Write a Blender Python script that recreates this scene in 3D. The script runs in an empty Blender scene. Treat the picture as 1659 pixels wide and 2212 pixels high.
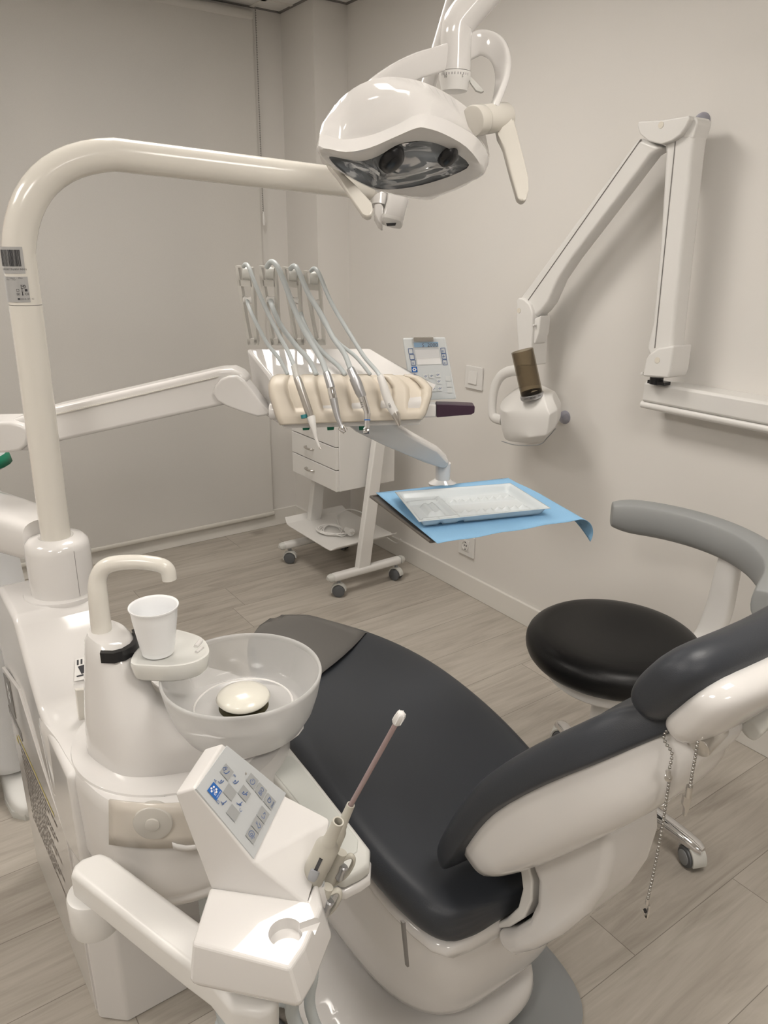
import bpy, bmesh, math, random
from mathutils import Vector, Matrix
random.seed(7)
C = bpy.context.scene.collection
PI = math.pi

# ------------------------------------------------------------------ camera
F_PX, YAW, PITCH, ROLL, CAM_H = 1627.1, -0.61594, 0.33789, -0.00855, 1.45
def _axes():
    ca, sa, cb, sb = math.cos(YAW), math.sin(YAW), math.cos(PITCH), math.sin(PITCH)
    fwd = Vector((-sa*cb, ca*cb, -sb)); right = Vector((ca, sa, 0)); down = fwd.cross(right)
    cr, sr = math.cos(ROLL), math.sin(ROLL)
    return cr*right+sr*down, -sr*right+cr*down, fwd
RT, DN, FW = _axes()
EYE = Vector((0, 0, CAM_H))
cam = bpy.data.cameras.new('camera'); cam_o = bpy.data.objects.new('camera', cam); C.objects.link(cam_o)
cam.sensor_fit = 'VERTICAL'; cam.sensor_height = 36; cam.lens = F_PX*36/2212; cam.clip_start = .02
m = Matrix((RT, -DN, -FW)).transposed().to_4x4(); m.translation = EYE
cam_o.matrix_world = m
bpy.context.scene.camera = cam_o

# ------------------------------------------------------------------ world, exposure
sc = bpy.context.scene
sc.view_settings.view_transform = 'Standard'; sc.view_settings.look = 'None'
sc.view_settings.gamma = 1; sc.view_settings.use_curve_mapping = False
sc.view_settings.exposure = 1.3
w = bpy.data.worlds.new('world'); sc.world = w; w.use_nodes = True
w.node_tree.nodes['Background'].inputs[0].default_value = (.02, .025, .035, 1)
w.node_tree.nodes['Background'].inputs[1].default_value = .3
LIGHT_COL = (1.0, .94, .87); LIGHT_STR = 8.3
PANELS = [(.85, 2.02), (.85, .10), (-.95, 1.90), (-.95, .10), (-.05, -1.70)]
XW, YB, ZC = 2.069, 3.53, 2.452           # right wall, back wall, ceiling
XL, YF = -2.4, -3.2

# ------------------------------------------------------------------ tools
def ray(px, py): return RT*((px-829.5)/F_PX) + DN*((py-1106)/F_PX) + FW
def at(px, py, x=None, y=None, z=None):
    r = ray(px, py)
    if x is not None: t = (x-EYE.x)/r.x
    elif y is not None: t = (y-EYE.y)/r.y
    else: t = (z-EYE.z)/r.z
    return EYE + r*t
def Q(px, py, d): return EYE + ray(px, py)*d
def On(px, py, P, n):
    r = ray(px, py); n = Vector(n)
    return EYE + r*((Vector(P)-EYE).dot(n)/r.dot(n))
V = Vector
def lerp(a, b, t): return a+(b-a)*t
def cr(pts, k=8, closed=False):
    pts = [V(p) for p in pts]; n = len(pts); out = []
    rng = n if closed else n-1
    for i in range(rng):
        if closed: p0, p1, p2, p3 = pts[i-1], pts[i], pts[(i+1) % n], pts[(i+2) % n]
        else: p0, p1, p2, p3 = pts[max(i-1, 0)], pts[i], pts[i+1], pts[min(i+2, n-1)]
        for j in range(k):
            t = j/k
            out.append(.5*((2*p1)+(p2-p0)*t+(2*p0-5*p1+4*p2-p3)*t*t+(3*p1-p0-3*p2+p3)*t**3))
    if not closed: out.append(pts[-1])
    return out
def crn(vals, k):
    return [v.x for v in cr([(v, 0, 0) for v in vals], k)]
def box(c, s, rz=0):
    c = V(c); R = Matrix.Rotation(rz, 3, 'Z')
    vs = [c+R @ V((s[0]/2*i, s[1]/2*j, s[2]/2*k)) for i in (-1, 1) for j in (-1, 1) for k in (-1, 1)]
    return vs, [(0, 1, 3, 2), (4, 6, 7, 5), (0, 4, 5, 1), (2, 3, 7, 6), (0, 2, 6, 4), (1, 5, 7, 3)]
def bbox(a, b): return box(((a[0]+b[0])/2, (a[1]+b[1])/2, (a[2]+b[2])/2), (abs(b[0]-a[0]), abs(b[1]-a[1]), abs(b[2]-a[2])))
def prism(poly, vec):
    poly = [V(p) for p in poly]; n = len(poly); vec = V(vec)
    vs = poly+[p+vec for p in poly]
    return vs, [tuple(range(n)), tuple(range(2*n-1, n-1, -1))]+[(i, i+n, (i+1) % n+n, (i+1) % n) for i in range(n)]
def loft(rings, cap0=True, cap1=True, closed=True):
    n = len(rings[0]); vs = [V(p) for r in rings for p in r]; fs = []
    for i in range(len(rings)-1):
        for j in range(n if closed else n-1):
            k = (j+1) % n
            fs.append((i*n+j, i*n+k, (i+1)*n+k, (i+1)*n+j))
    if cap0: fs.append(tuple(range(n-1, -1, -1)))
    if cap1: fs.append(tuple(range((len(rings)-1)*n, len(rings)*n)))
    return vs, fs
def ring(c, u, v, ru, rv, n=20, e=2.0):
    out = []
    for i in range(n):
        a = 2*PI*i/n; ca, sa = math.cos(a), math.sin(a)
        out.append(V(c)+V(u)*(ru*math.copysign(abs(ca)**(2/e), ca))+V(v)*(rv*math.copysign(abs(sa)**(2/e), sa)))
    return out
def frame(t, ref=None):
    t = V(t).normalized(); ref = V(ref) if ref else (V((0, 0, 1)) if abs(t.z) < .9 else V((1, 0, 0)))
    u = ref.cross(t).normalized(); return u, t.cross(u).normalized()
def tube(path, r, n=12, k=6, smooth=True, flat=1.0, ref=None, cap=True, e=2.0):
    """swept round (or flattened) section; r number or one per control point"""
    pts = cr(path, k) if smooth else [V(p) for p in path]
    if isinstance(r, (list, tuple)): rs = crn(r, k) if smooth else list(r)
    else: rs = [r]*len(pts)
    rings = []; u = None
    for i, p in enumerate(pts):
        t = (pts[min(i+1, len(pts)-1)]-pts[max(i-1, 0)]).normalized()
        if u is None or ref: u, v = frame(t, ref)
        else:
            u = (u-t*u.dot(t)).normalized(); v = t.cross(u)
        rings.append(ring(p, u, v, rs[i]*flat, rs[i], n, e))
    return loft(rings, cap, cap)
def hose(path, r, pitch=.0048, depth=.0014, n=14):
    pts = cr(path, 24); out = [pts[0]]; acc = 0; step = pitch/2
    for a, b in zip(pts, pts[1:]):
        L = (b-a).length; pos = 0
        while L > 0 and acc+(L-pos) >= step:
            pos += step-acc; acc = 0; out.append(a+(b-a)*(pos/L))
        acc += L-pos
    return tube(out, [r-(depth if i % 2 else 0) for i in range(len(out))], n=n, smooth=False)
def cyl(a, b, r, r2=None, n=24, bev=0):
    a, b = V(a), V(b); r2 = r if r2 is None else r2; t = (b-a).normalized(); u, v = frame(t)
    L = (b-a).length
    if bev <= 0: return loft([ring(a, u, v, r, r, n), ring(b, u, v, r2, r2, n)])
    rs = []
    for q in (0, .3, .7, 1): rs.append(ring(a+t*bev*(1-math.sin(q*PI/2)), u, v, r-bev+bev*math.sin(q*PI/2), r-bev+bev*math.sin(q*PI/2), n)) if False else None
    prof = [(bev*(1-math.cos(q*PI/2)), bev*(1-math.sin(q*PI/2))) for q in (1, .66, .33, 0)]
    rings = [ring(a+t*s, u, v, r-i, r-i, n) for i, s in [(bev, 0), (bev*.3, bev*.3), (0, bev)]]
    rings += [ring(b-t*s, u, v, r2-i, r2-i, n) for i, s in [(0, bev), (bev*.3, bev*.3), (bev, 0)]]
    return loft(rings)
def lathe(prof, c, n=32, axis=(0, 0, 1), cap0=True, cap1=True):
    t = V(axis).normalized(); u, v = frame(t)
    return loft([ring(V(c)+t*z, u, v, max(r, 1e-5), max(r, 1e-5), n) for r, z in prof], cap0, cap1)
def ball(c, r, n=12, sz=1.0, axis=(0, 0, 1)):
    m_ = n//2; return lathe([(r*math.sin(PI*i/m_), -r*sz*math.cos(PI*i/m_)) for i in range(m_+1)], c, n, axis)
def join(*vf):
    vs, fs = [], []
    for v, f in vf:
        o = len(vs); vs += list(v); fs += [tuple(i+o for i in q) for q in f]
    return vs, fs

def mk(name, vf, mat, parent=None, bev=0, seg=3, sharp=40, sub=0, bang=30, wn=None, kind=None, label=None):
    """link ONE mesh object; bevels baked in"""
    vs, fs = vf
    me = bpy.data.meshes.new(name); me.from_pydata([tuple(v) for v in vs], [], fs)
    bm = bmesh.new(); bm.from_mesh(me)
    bmesh.ops.recalc_face_normals(bm, faces=bm.faces)
    if bev > 0:
        es = [e for e in bm.edges if len(e.link_faces) == 2 and e.calc_face_angle(0) > math.radians(bang)]
        bmesh.ops.bevel(bm, geom=es, offset=bev, offset_type='OFFSET', segments=seg, profile=.5, affect='EDGES', clamp_overlap=True)
    for f in bm.faces: f.smooth = True
    bm.to_mesh(me); bm.free()
    if sharp < 180: me.set_sharp_from_angle(angle=math.radians(sharp))
    o = bpy.data.objects.new(name, me); C.objects.link(o)
    if mat: me.materials.append(mat)
    if sub:
        s = o.modifiers.new('subsurf', 'SUBSURF'); s.levels = sub; s.render_levels = sub
    if (bev > 0 and wn is None) or wn:
        w_ = o.modifiers.new('weighted', 'WEIGHTED_NORMAL'); w_.keep_sharp = True; w_.weight = 80
    if parent is not None:
        o.parent = parent; o.matrix_parent_inverse = PINV(parent)
    if kind: o['kind'] = kind
    if label: o['label'] = label
    return o
def PINV(p):
    M_ = p.matrix_basis.copy()
    q = p
    if q.parent is not None: M_ = WM(q)
    return M_.inverted()
def WM(o):
    return (WM(o.parent) @ o.matrix_parent_inverse @ o.matrix_basis) if o.parent is not None else o.matrix_basis.copy()
def thing(name, label, cat, loc=(0, 0, 0), rz=0, group=None):
    o = bpy.data.objects.new(name, None); C.objects.link(o); o.empty_display_size = .05
    o.matrix_basis = Matrix.Translation(V(loc)) @ Matrix.Rotation(rz, 4, 'Z')
    tag(o, label, cat, group); return o
def tag(o, label, cat, group=None):
    o['label'] = label; o['category'] = cat
    if group: o['group'] = group
    return o
def structure(name, vf, mat, **k): return mk(name, vf, mat, kind='structure', **k)
def place(o, M_):            # move a mesh built around the origin into place under its parent
    o.matrix_basis = M_; return o
def dup_tree(o, M_=None, parent=None):
    c = o.copy(); C.objects.link(c)
    if parent is not None: c.parent = parent; c.matrix_parent_inverse = PINV(parent)
    if M_ is not None: c.matrix_basis = M_
    for ch in [q for q in bpy.data.objects if q.parent == o]:
        d = ch.copy(); C.objects.link(d); d.parent = c
    return c
def cut(o, vf):
    """subtract a solid from a mesh and bake the result"""
    me = bpy.data.meshes.new('cutter'); me.from_pydata([tuple(v) for v in vf[0]], [], vf[1])
    bm = bmesh.new(); bm.from_mesh(me); bmesh.ops.recalc_face_normals(bm, faces=bm.faces); bm.to_mesh(me); bm.free()
    t = bpy.data.objects.new('cutter', me); C.objects.link(t)
    par, inv = o.parent, o.matrix_parent_inverse.copy(); o.parent = None
    md = o.modifiers.new('cut', 'BOOLEAN'); md.object = t; md.operation = 'DIFFERENCE'; md.solver = 'EXACT'
    for q in [q for q in o.modifiers if q.type == 'WEIGHTED_NORMAL']: o.modifiers.remove(q)
    dg = bpy.context.evaluated_depsgraph_get(); new = bpy.data.meshes.new_from_object(o.evaluated_get(dg))
    o.modifiers.clear(); old = o.data; o.data = new; bpy.data.meshes.remove(old)
    bpy.data.objects.remove(t); bpy.data.meshes.remove(me)
    for p in o.data.polygons: p.use_smooth = True
    o.data.set_sharp_from_angle(angle=math.radians(9))
    o.parent = par; o.matrix_parent_inverse = inv
    return o
_fc = {}
def text(name, s, P, right, up, size, mat, parent, off=.0006, extra=None, align='CENTER'):
    """flat lettering lying on a surface at P"""
    cu = bpy.data.curves.new('t', 'FONT'); cu.body = s; cu.size = size; cu.align_x = align; cu.align_y = 'CENTER'
    cu.resolution_u = 2
    t = bpy.data.objects.new('t', cu); C.objects.link(t)
    dg = bpy.context.evaluated_depsgraph_get(); me = bpy.data.meshes.new_from_object(t.evaluated_get(dg))
    bpy.data.objects.remove(t); bpy.data.curves.remove(cu)
    r = V(right).normalized(); u = (V(up)-r*V(up).dot(r)).normalized(); n = r.cross(u)
    M_ = Matrix((r, u, n)).transposed().to_4x4(); M_.translation = V(P)+n*off
    me.transform(M_); vs = [v.co.copy() for v in me.vertices]; fs = [tuple(p.vertices) for p in me.polygons]
    bpy.data.meshes.remove(me)
    if name is None: return vs, fs
    return mk(name, join((vs, fs), *(extra or [])), mat, parent, sharp=180)
def quadf(pts): return [V(p) for p in pts], [tuple(range(len(pts)))]

# ------------------------------------------------------------------ materials
def mat(name, col, rough=.5, metal=0, coat=0, spec=.5, trans=0, ior=1.45, alpha=1, bump=0, bscale=300, sss=0):
    m_ = bpy.data.materials.new(name); m_.use_nodes = True; nt = m_.node_tree; b = nt.nodes['Principled BSDF']
    b.inputs['Base Color'].default_value = (*col, 1); b.inputs['Roughness'].default_value = rough
    b.inputs['Metallic'].default_value = metal; b.inputs['Coat Weight'].default_value = coat
    b.inputs['Coat Roughness'].default_value = .05
    b.inputs['Specular IOR Level'].default_value = spec; b.inputs['Transmission Weight'].default_value = trans
    b.inputs['IOR'].default_value = ior; b.inputs['Alpha'].default_value = alpha
    tc = nt.nodes.new('ShaderNodeTexCoord')
    n = nt.nodes.new('ShaderNodeTexNoise'); n.inputs['Scale'].default_value = bscale if bump else 6; n.inputs['Detail'].default_value = 4
    nt.links.new(tc.outputs['Object'], n.inputs['Vector'])
    if bump:
        bp = nt.nodes.new('ShaderNodeBump'); bp.inputs['Strength'].default_value = bump; bp.inputs['Distance'].default_value = .002
        nt.links.new(n.outputs['Fac'], bp.inputs['Height']); nt.links.new(bp.outputs['Normal'], b.inputs['Normal'])
    else:
        mr = nt.nodes.new('ShaderNodeMapRange'); mr.inputs['To Min'].default_value = max(rough-.02, 0); mr.inputs['To Max'].default_value = rough+.03
        nt.links.new(n.outputs['Fac'], mr.inputs['Value']); nt.links.new(mr.outputs['Result'], b.inputs['Roughness'])
    return m_
WALL = mat('wall_paint', (.71, .69, .66), .75, spec=.25, bump=.06, bscale=250)
CEIL = mat('ceiling_tile', (.74, .73, .71), .85, spec=.2, bump=.3, bscale=120)
TRIM = mat('white_trim', (.72, .70, .66), .35)
PLAS = mat('gloss_white_plastic', (.69, .675, .66), .06, spec=.6)
PLAW = mat('warm_white_paint', (.70, .675, .62), .14, spec=.5)
PLAM = mat('satin_white_plastic', (.72, .71, .69), .3)
PGRY = mat('pale_grey_plastic', (.58, .58, .55), .3)
GBEI = mat('beige_grey_plastic', (.50, .48, .42), .35)
SILI = mat('cream_silicone', (.66, .60, .51), .42)
HOSE = mat('grey_hose', (.52, .56, .57), .4)
LEAT = mat('charcoal_leatherette', (.036, .040, .048), .40, bump=.12, bscale=700, spec=.42)
BLKL = mat('black_leatherette', (.005, .005, .0055), .33, bump=.15, bscale=700, spec=.32)
GSKN = mat('grey_skinfoam', (.30, .31, .31), .5)
CHRM = mat('chrome', (.82, .82, .83), .08, metal=1)
STEE = mat('brushed_steel', (.62, .60, .57), .28, metal=1)
ALUM = mat('aluminium', (.55, .56, .58), .35, metal=1)
BLCK = mat('black_plastic', (.012, .012, .014), .25)
DGRY = mat('dark_grey_plastic', (.10, .105, .11), .4)
MGRY = mat('mid_grey_plastic', (.27, .28, .285), .4)
BLUP = mat('blue_paper', (.25, .46, .68), .8, bump=.5, bscale=420, spec=.2)
TRAYM = mat('translucent_tray', (.75, .80, .82), .22, trans=.25)
CUPM = mat('cup_plastic', (.86, .87, .88), .28)
PURP = mat('aubergine_grip', (.045, .022, .04), .4)
GREEN = mat('green_plastic', (.0, .16, .085), .45)
TEAL = mat('teal_plastic', (.02, .18, .2), .4)
BLUE = mat('blue_ink', (.02, .13, .45), .5)
NAVY = mat('keypad_ink', (.06, .12, .30), .5)
INK = mat('black_ink', (.03, .03, .035), .6)
LABEL = mat('silver_label', (.45, .45, .45), .35, metal=.3)
LCD = mat('lcd', (.23, .42, .63), .2)
KEYG = mat('keypad_glass', (.52, .54, .55), .08)
KEYB = mat('keypad_button', (.36, .37, .37), .15)
WHIT = mat('white_ink', (.85, .85, .85), .5)
YELL = mat('yellow_ink', (.6, .5, .12), .5)
CLOTH = mat('white_cotton', (.74, .75, .76), .85, spec=.15, bump=.2, bscale=500)
SKIN = mat('skin', (.55, .34, .25), .5)
HAIR = mat('hair', (.05, .03, .02), .6)
ROSE = mat('ejector_tube', (.48, .36, .36), .2, trans=.35)
AMBER = mat('filter_cover', (.66, .615, .55), .08, trans=.1)
FOOTC = mat('grey_foot_cover', (.115, .11, .105), .22)
GASK = mat('grey_seam', (.2, .19, .18), .6)
def glassy(name, col, op, rough, tint=None):
    """thin clear plastic: part see-through, part surface"""
    m_ = bpy.data.materials.new(name); m_.use_nodes = True; nt = m_.node_tree
    b = nt.nodes['Principled BSDF']; b.inputs['Base Color'].default_value = (*col, 1); b.inputs['Roughness'].default_value = rough
    t = nt.nodes.new('ShaderNodeBsdfTransparent'); t.inputs[0].default_value = (*(tint or (1, 1, 1)), 1)
    lw = nt.nodes.new('ShaderNodeLayerWeight'); lw.inputs['Blend'].default_value = .35
    mr = nt.nodes.new('ShaderNodeMapRange'); mr.inputs['To Min'].default_value = op; mr.inputs['To Max'].default_value = min(1, op+.45)
    mx = nt.nodes.new('ShaderNodeMixShader')
    nt.links.new(lw.outputs['Facing'], mr.inputs['Value']); nt.links.new(mr.outputs['Result'], mx.inputs[0])
    nt.links.new(t.outputs[0], mx.inputs[1]); nt.links.new(b.outputs[0], mx.inputs[2])
    nt.links.new(mx.outputs[0], nt.nodes['Material Output'].inputs[0])
    return m_
FROST = glassy('frosted_glass', (.66, .66, .65), .46, .25)
FROSTI = glassy('clear_glass', (.70, .70, .70), .10, .06)
SMOKE = glassy('smoke_tube', (.12, .10, .08), .05, .08, (.74, .70, .63))
CLEAR = glassy('clear_plastic', (.75, .76, .78), .08, .05)
LENS = glassy('lamp_window', (.6, .65, .7), .05, .03)
BUMPR = glassy('clear_bumper', (.55, .55, .65), .35, .1)

def emit(name, col, s):
    m_ = bpy.data.materials.new(name); m_.use_nodes = True; nt = m_.node_tree; nt.nodes.clear()
    e = nt.nodes.new('ShaderNodeEmission'); e.inputs[0].default_value = (*col, 1); e.inputs[1].default_value = s
    o = nt.nodes.new('ShaderNodeOutputMaterial'); nt.links.new(e.outputs[0], o.inputs[0]); return m_
LAMP = emit('led_diffuser', LIGHT_COL, LIGHT_STR)

def blind_mat():
    m_ = bpy.data.materials.new('blind_fabric'); m_.use_nodes = True; nt = m_.node_tree; L = nt.links
    nt.nodes.clear(); out = nt.nodes.new('ShaderNodeOutputMaterial')
    tc = nt.nodes.new('ShaderNodeTexCoord'); wv = nt.nodes.new('ShaderNodeTexNoise'); wv.inputs['Scale'].default_value = 900
    L.new(tc.outputs['Object'], wv.inputs['Vector'])
    rp = nt.nodes.new('ShaderNodeMapRange'); rp.inputs['To Min'].default_value = .92; rp.inputs['To Max'].default_value = 1.04
    L.new(wv.outputs['Fac'], rp.inputs['Value'])
    mul = nt.nodes.new('ShaderNodeVectorMath'); mul.operation = 'SCALE'; mul.inputs[0].default_value = (.80, .78, .745)
    L.new(rp.outputs['Result'], mul.inputs['Scale'])
    d = nt.nodes.new('ShaderNodeBsdfDiffuse'); L.new(mul.outputs[0], d.inputs[0])
    t = nt.nodes.new('ShaderNodeBsdfTranslucent'); L.new(mul.outputs[0], t.inputs[0])
    tr = nt.nodes.new('ShaderNodeBsdfTransparent'); tr.inputs[0].default_value = (.9, .9, .88, 1)
    a = nt.nodes.new('ShaderNodeMixShader'); a.inputs[0].default_value = .26
    b = nt.nodes.new('ShaderNodeMixShader'); b.inputs[0].default_value = .05
    L.new(d.outputs[0], a.inputs[1]); L.new(t.outputs[0], a.inputs[2])
    L.new(a.outputs[0], b.inputs[1]); L.new(tr.outputs[0], b.inputs[2]); L.new(b.outputs[0], out.inputs[0])
    return m_
BLIND = blind_mat()

def floor_mat():
    m_ = bpy.data.materials.new('oak_vinyl_planks'); m_.use_nodes = True; nt = m_.node_tree; L = nt.links
    b = nt.nodes['Principled BSDF']; N = nt.nodes.new
    def math_(op, a, b_=None, c=None):
        n = N('ShaderNodeMath'); n.operation = op
        for i, v in enumerate((a, b_, c)):
            if v is None: continue
            if isinstance(v, (int, float)): n.inputs[i].default_value = v
            else: L.new(v, n.inputs[i])
        return n.outputs[0]
    tc = N('ShaderNodeTexCoord'); sp = N('ShaderNodeSeparateXYZ'); L.new(tc.outputs['Object'], sp.inputs[0])
    W_, LEN = .2035, 1.22
    yy = math_('DIVIDE', math_('SUBTRACT', sp.outputs[1], .682-10*W_), W_); row = math_('FLOOR', yy); fy = math_('FRACT', yy)
    wn = N('ShaderNodeTexWhiteNoise'); wn.noise_dimensions = '1D'; L.new(row, wn.inputs['W'])
    xx = math_('ADD', math_('DIVIDE', sp.outputs[0], LEN), math_('MULTIPLY', wn.outputs['Value'], 7.31)); col = math_('FLOOR', xx); fx = math_('FRACT', xx)
    w2 = N('ShaderNodeTexWhiteNoise'); w2.noise_dimensions = '2D'; cb = N('ShaderNodeCombineXYZ'); L.new(row, cb.inputs[0]); L.new(col, cb.inputs[1]); L.new(cb.outputs[0], w2.inputs['Vector'])
    rnd = w2.outputs['Value']
    # grain coordinates, shifted per plank
    gx = N('ShaderNodeCombineXYZ'); L.new(math_('ADD', math_('MULTIPLY', sp.outputs[0], 1.0), math_('MULTIPLY', rnd, 37.0)), gx.inputs[0])
    L.new(math_('ADD', math_('MULTIPLY', sp.outputs[1], 9.0), math_('MULTIPLY', rnd, 91.0)), gx.inputs[1])
    n1 = N('ShaderNodeTexNoise'); n1.inputs['Scale'].default_value = 2.2; n1.inputs['Detail'].default_value = 8; n1.inputs['Roughness'].default_value = .62; n1.inputs['Distortion'].default_value = 1.2; L.new(gx.outputs[0], n1.inputs['Vector'])
    g2 = N('ShaderNodeCombineXYZ'); L.new(math_('ADD', math_('MULTIPLY', sp.outputs[0], 6.0), math_('MULTIPLY', rnd, 50.0)), g2.inputs[0]); L.new(math_('MULTIPLY', sp.outputs[1], 150.0), g2.inputs[1])
    n2 = N('ShaderNodeTexNoise'); n2.inputs['Scale'].default_value = 1.0; n2.inputs['Detail'].default_value = 5; L.new(g2.outputs[0], n2.inputs['Vector'])
    # knots
    vk = N('ShaderNodeTexVoronoi'); vk.feature = 'F1'; vk.inputs['Scale'].default_value = 1.0; vk.inputs['Randomness'].default_value = 1
    kx = N('ShaderNodeCombineXYZ'); L.new(math_('MULTIPLY', sp.outputs[0], 1.7), kx.inputs[0]); L.new(math_('MULTIPLY', sp.outputs[1], 3.3), kx.inputs[1])
    kd = N('ShaderNodeVectorMath'); kd.operation = 'ADD'
    n3 = N('ShaderNodeTexNoise'); n3.inputs['Scale'].default_value = 9; L.new(tc.outputs['Object'], n3.inputs['Vector'])
    ks = N('ShaderNodeVectorMath'); ks.operation = 'SCALE'; ks.inputs['Scale'].default_value = .16; L.new(n3.outputs['Color'], ks.inputs[0])
    L.new(kx.outputs[0], kd.inputs[0]); L.new(ks.outputs[0], kd.inputs[1]); L.new(kd.outputs[0], vk.inputs['Vector'])
    kn = N('ShaderNodeMapRange'); kn.interpolation_type = 'SMOOTHSTEP'; kn.inputs['From Min'].default_value = .02; kn.inputs['From Max'].default_value = .13; kn.inputs['To Min'].default_value = 1; kn.inputs['To Max'].default_value = 0
    L.new(vk.outputs['Distance'], kn.inputs['Value'])
    ramp = N('ShaderNodeValToRGB'); e = ramp.color_ramp.elements
    e[0].position = .26; e[0].color = (.30, .268, .23, 1); e[1].position = .76; e[1].color = (.52, .482, .43, 1)
    q = ramp.color_ramp.elements.new(.5); q.color = (.425, .388, .338, 1)
    mix = math_('ADD', math_('MULTIPLY', n1.outputs['Fac'], .80), math_('MULTIPLY', n2.outputs['Fac'], .20))
    mix = math_('ADD', mix, math_('MULTIPLY', math_('SUBTRACT', rnd, .5), .10))
    mix = math_('SUBTRACT', mix, math_('MULTIPLY', kn.outputs['Result'], .28))
    L.new(mix, ramp.inputs['Fac'])
    # seams
    ey = math_('MINIMUM', fy, math_('SUBTRACT', 1.0, fy)); ex = math_('MINIMUM', fx, math_('SUBTRACT', 1.0, fx))
    sm = math_('MAXIMUM', math_('LESS_THAN', ey, .0042), math_('LESS_THAN', ex, .0008))
    mc = N('ShaderNodeMixRGB'); L.new(math_('MULTIPLY', sm, .62), mc.inputs[0]); L.new(ramp.outputs[0], mc.inputs[1]); mc.inputs[2].default_value = (.09, .075, .06, 1)
    L.new(mc.outputs[0], b.inputs['Base Color'])
    b.inputs['Roughness'].default_value = .42; b.inputs['Specular IOR Level'].default_value = .4
    bp = N('ShaderNodeBump'); bp.inputs['Strength'].default_value = .15; bp.inputs['Distance'].default_value = .002
    L.new(math_('SUBTRACT', n2.outputs['Fac'], math_('MULTIPLY', sm, 1.5)), bp.inputs['Height']); L.new(bp.outputs[0], b.inputs['Normal'])
    return m_
FLOOR = floor_mat()

# ================================================================== ROOM
structure('floor', bbox((XL, YF, -.05), (XW+.1, YB+.3, 0)), FLOOR)
cl = structure('ceiling', bbox((XL, YF, ZC), (XW+.1, YB+.3, ZC+.08)), CEIL)
g = [bbox((XL, y-.011, ZC-.004), (XW-.012, y+.011, ZC+.001)) for y in [3.4-.6*i for i in range(10)]]
g += [bbox((x-.011, YF, ZC-.004), (x+.011, YB-.012, ZC+.001)) for x in [1.75-.6*i for i in range(7)]]
structure('trim_1', join(*g), TRIM)                                    # ceiling grid
structure('trim_2', join(bbox((XL, YB-.012, ZC-.005), (1.897, YB, ZC)), bbox((1.885, 3.223, ZC-.005), (1.897, YB, ZC)),
          bbox((1.885, 3.223, ZC-.005), (XW, 3.235, ZC)), bbox((XW-.012, YF, ZC-.005), (XW, 3.235, ZC))), GASK)  # wall angle
structure('wall_right', bbox((XW, YF, 0), (XW+.1, YB+.1, ZC)), WALL)
structure('wall_left', bbox((XL-.1, YF, 0), (XL, YB+.1, ZC)), WALL)
structure('wall_front', bbox((XL, YF-.1, 0), (XW, YF, ZC)), WALL)
WX0, WX1, WZ0, WZ1 = .1, 1.488, .122, 2.262
structure('wall_back', join(bbox((XL, YB, 0), (WX0, YB+.16, ZC)), bbox((WX1, YB, 0), (XW, YB+.16, ZC)),
          bbox((WX0, YB, 0), (WX1, YB+.16, WZ0)), bbox((WX0, YB, WZ1), (WX1, YB+.16, ZC))), WALL)
structure('wall_pillar', bbox((1.897, 3.235, 0), (XW, YB, ZC)), WALL)
win = structure('window_1', join(bbox((WX0, YB+.05, WZ0), (WX0+.06, YB+.11, WZ1)), bbox((WX1-.06, YB+.05, WZ0), (WX1, YB+.11, WZ1)),
          bbox((WX0, YB+.05, WZ0), (WX1, YB+.11, WZ0+.06)), bbox((WX0, YB+.05, WZ1-.06), (WX1, YB+.11, WZ1)), bbox((.77, YB+.05, WZ0), (.83, YB+.11, WZ1))), TRIM)
mk('window_pane', bbox((WX0+.05, YB+.075, WZ0+.05), (WX1-.05, YB+.085, WZ1-.05)), mat('night_glass', (.02, .025, .03), .05), win)
BH = .093
structure('baseboard_back', bbox((XL, YB-.014, 0), (1.897, YB, BH)), TRIM, bev=.003)
structure('baseboard_right', bbox((XW-.014, YF, 0), (XW, 3.235, BH)), TRIM, bev=.003)
structure('baseboard_pillar', join(bbox((1.883, 3.221, 0), (1.897, YB-.014, BH)), bbox((1.883, 3.221, 0), (XW-.014, 3.235, BH))), TRIM)
structure('baseboard_left', bbox((XL, YF, 0), (XL+.014, YB-.014, BH)), TRIM)

# ceiling lights (the room's light); last two unseen, added to brighten camera-facing sides
for i, (x, y) in enumerate(PANELS):
    t = thing('ceiling_light', ['square ceiling light panel over the foot of the dental chair', 'square ceiling light panel above the chair headrest and operator stool',
              'square ceiling light panel on the left side of the room near the blind', 'unseen square ceiling light panel added left of the photographer to brighten the front sides',
              'unseen square ceiling light panel added behind the photographer to brighten the front sides'][i], 'light', (x, y, ZC), group='ceiling light panels')
    fr = bbox((x-.3, y-.3, ZC-.008), (x+.3, y+.3, ZC))
    mk('light_frame', join(bbox((x-.3, y-.3, ZC-.01), (x-.28, y+.3, ZC-.0005)), bbox((x+.28, y-.3, ZC-.01), (x+.3, y+.3, ZC-.0005)), bbox((x-.3, y-.3, ZC-.01), (x+.3, y-.28, ZC-.0005)), bbox((x-.3, y+.28, ZC-.01), (x+.3, y+.3, ZC-.0005))), TRIM, t)
    mk('diffuser', bbox((x-.28, y-.28, ZC-.007), (x+.28, y+.28, ZC-.0005)), LAMP, t)

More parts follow.
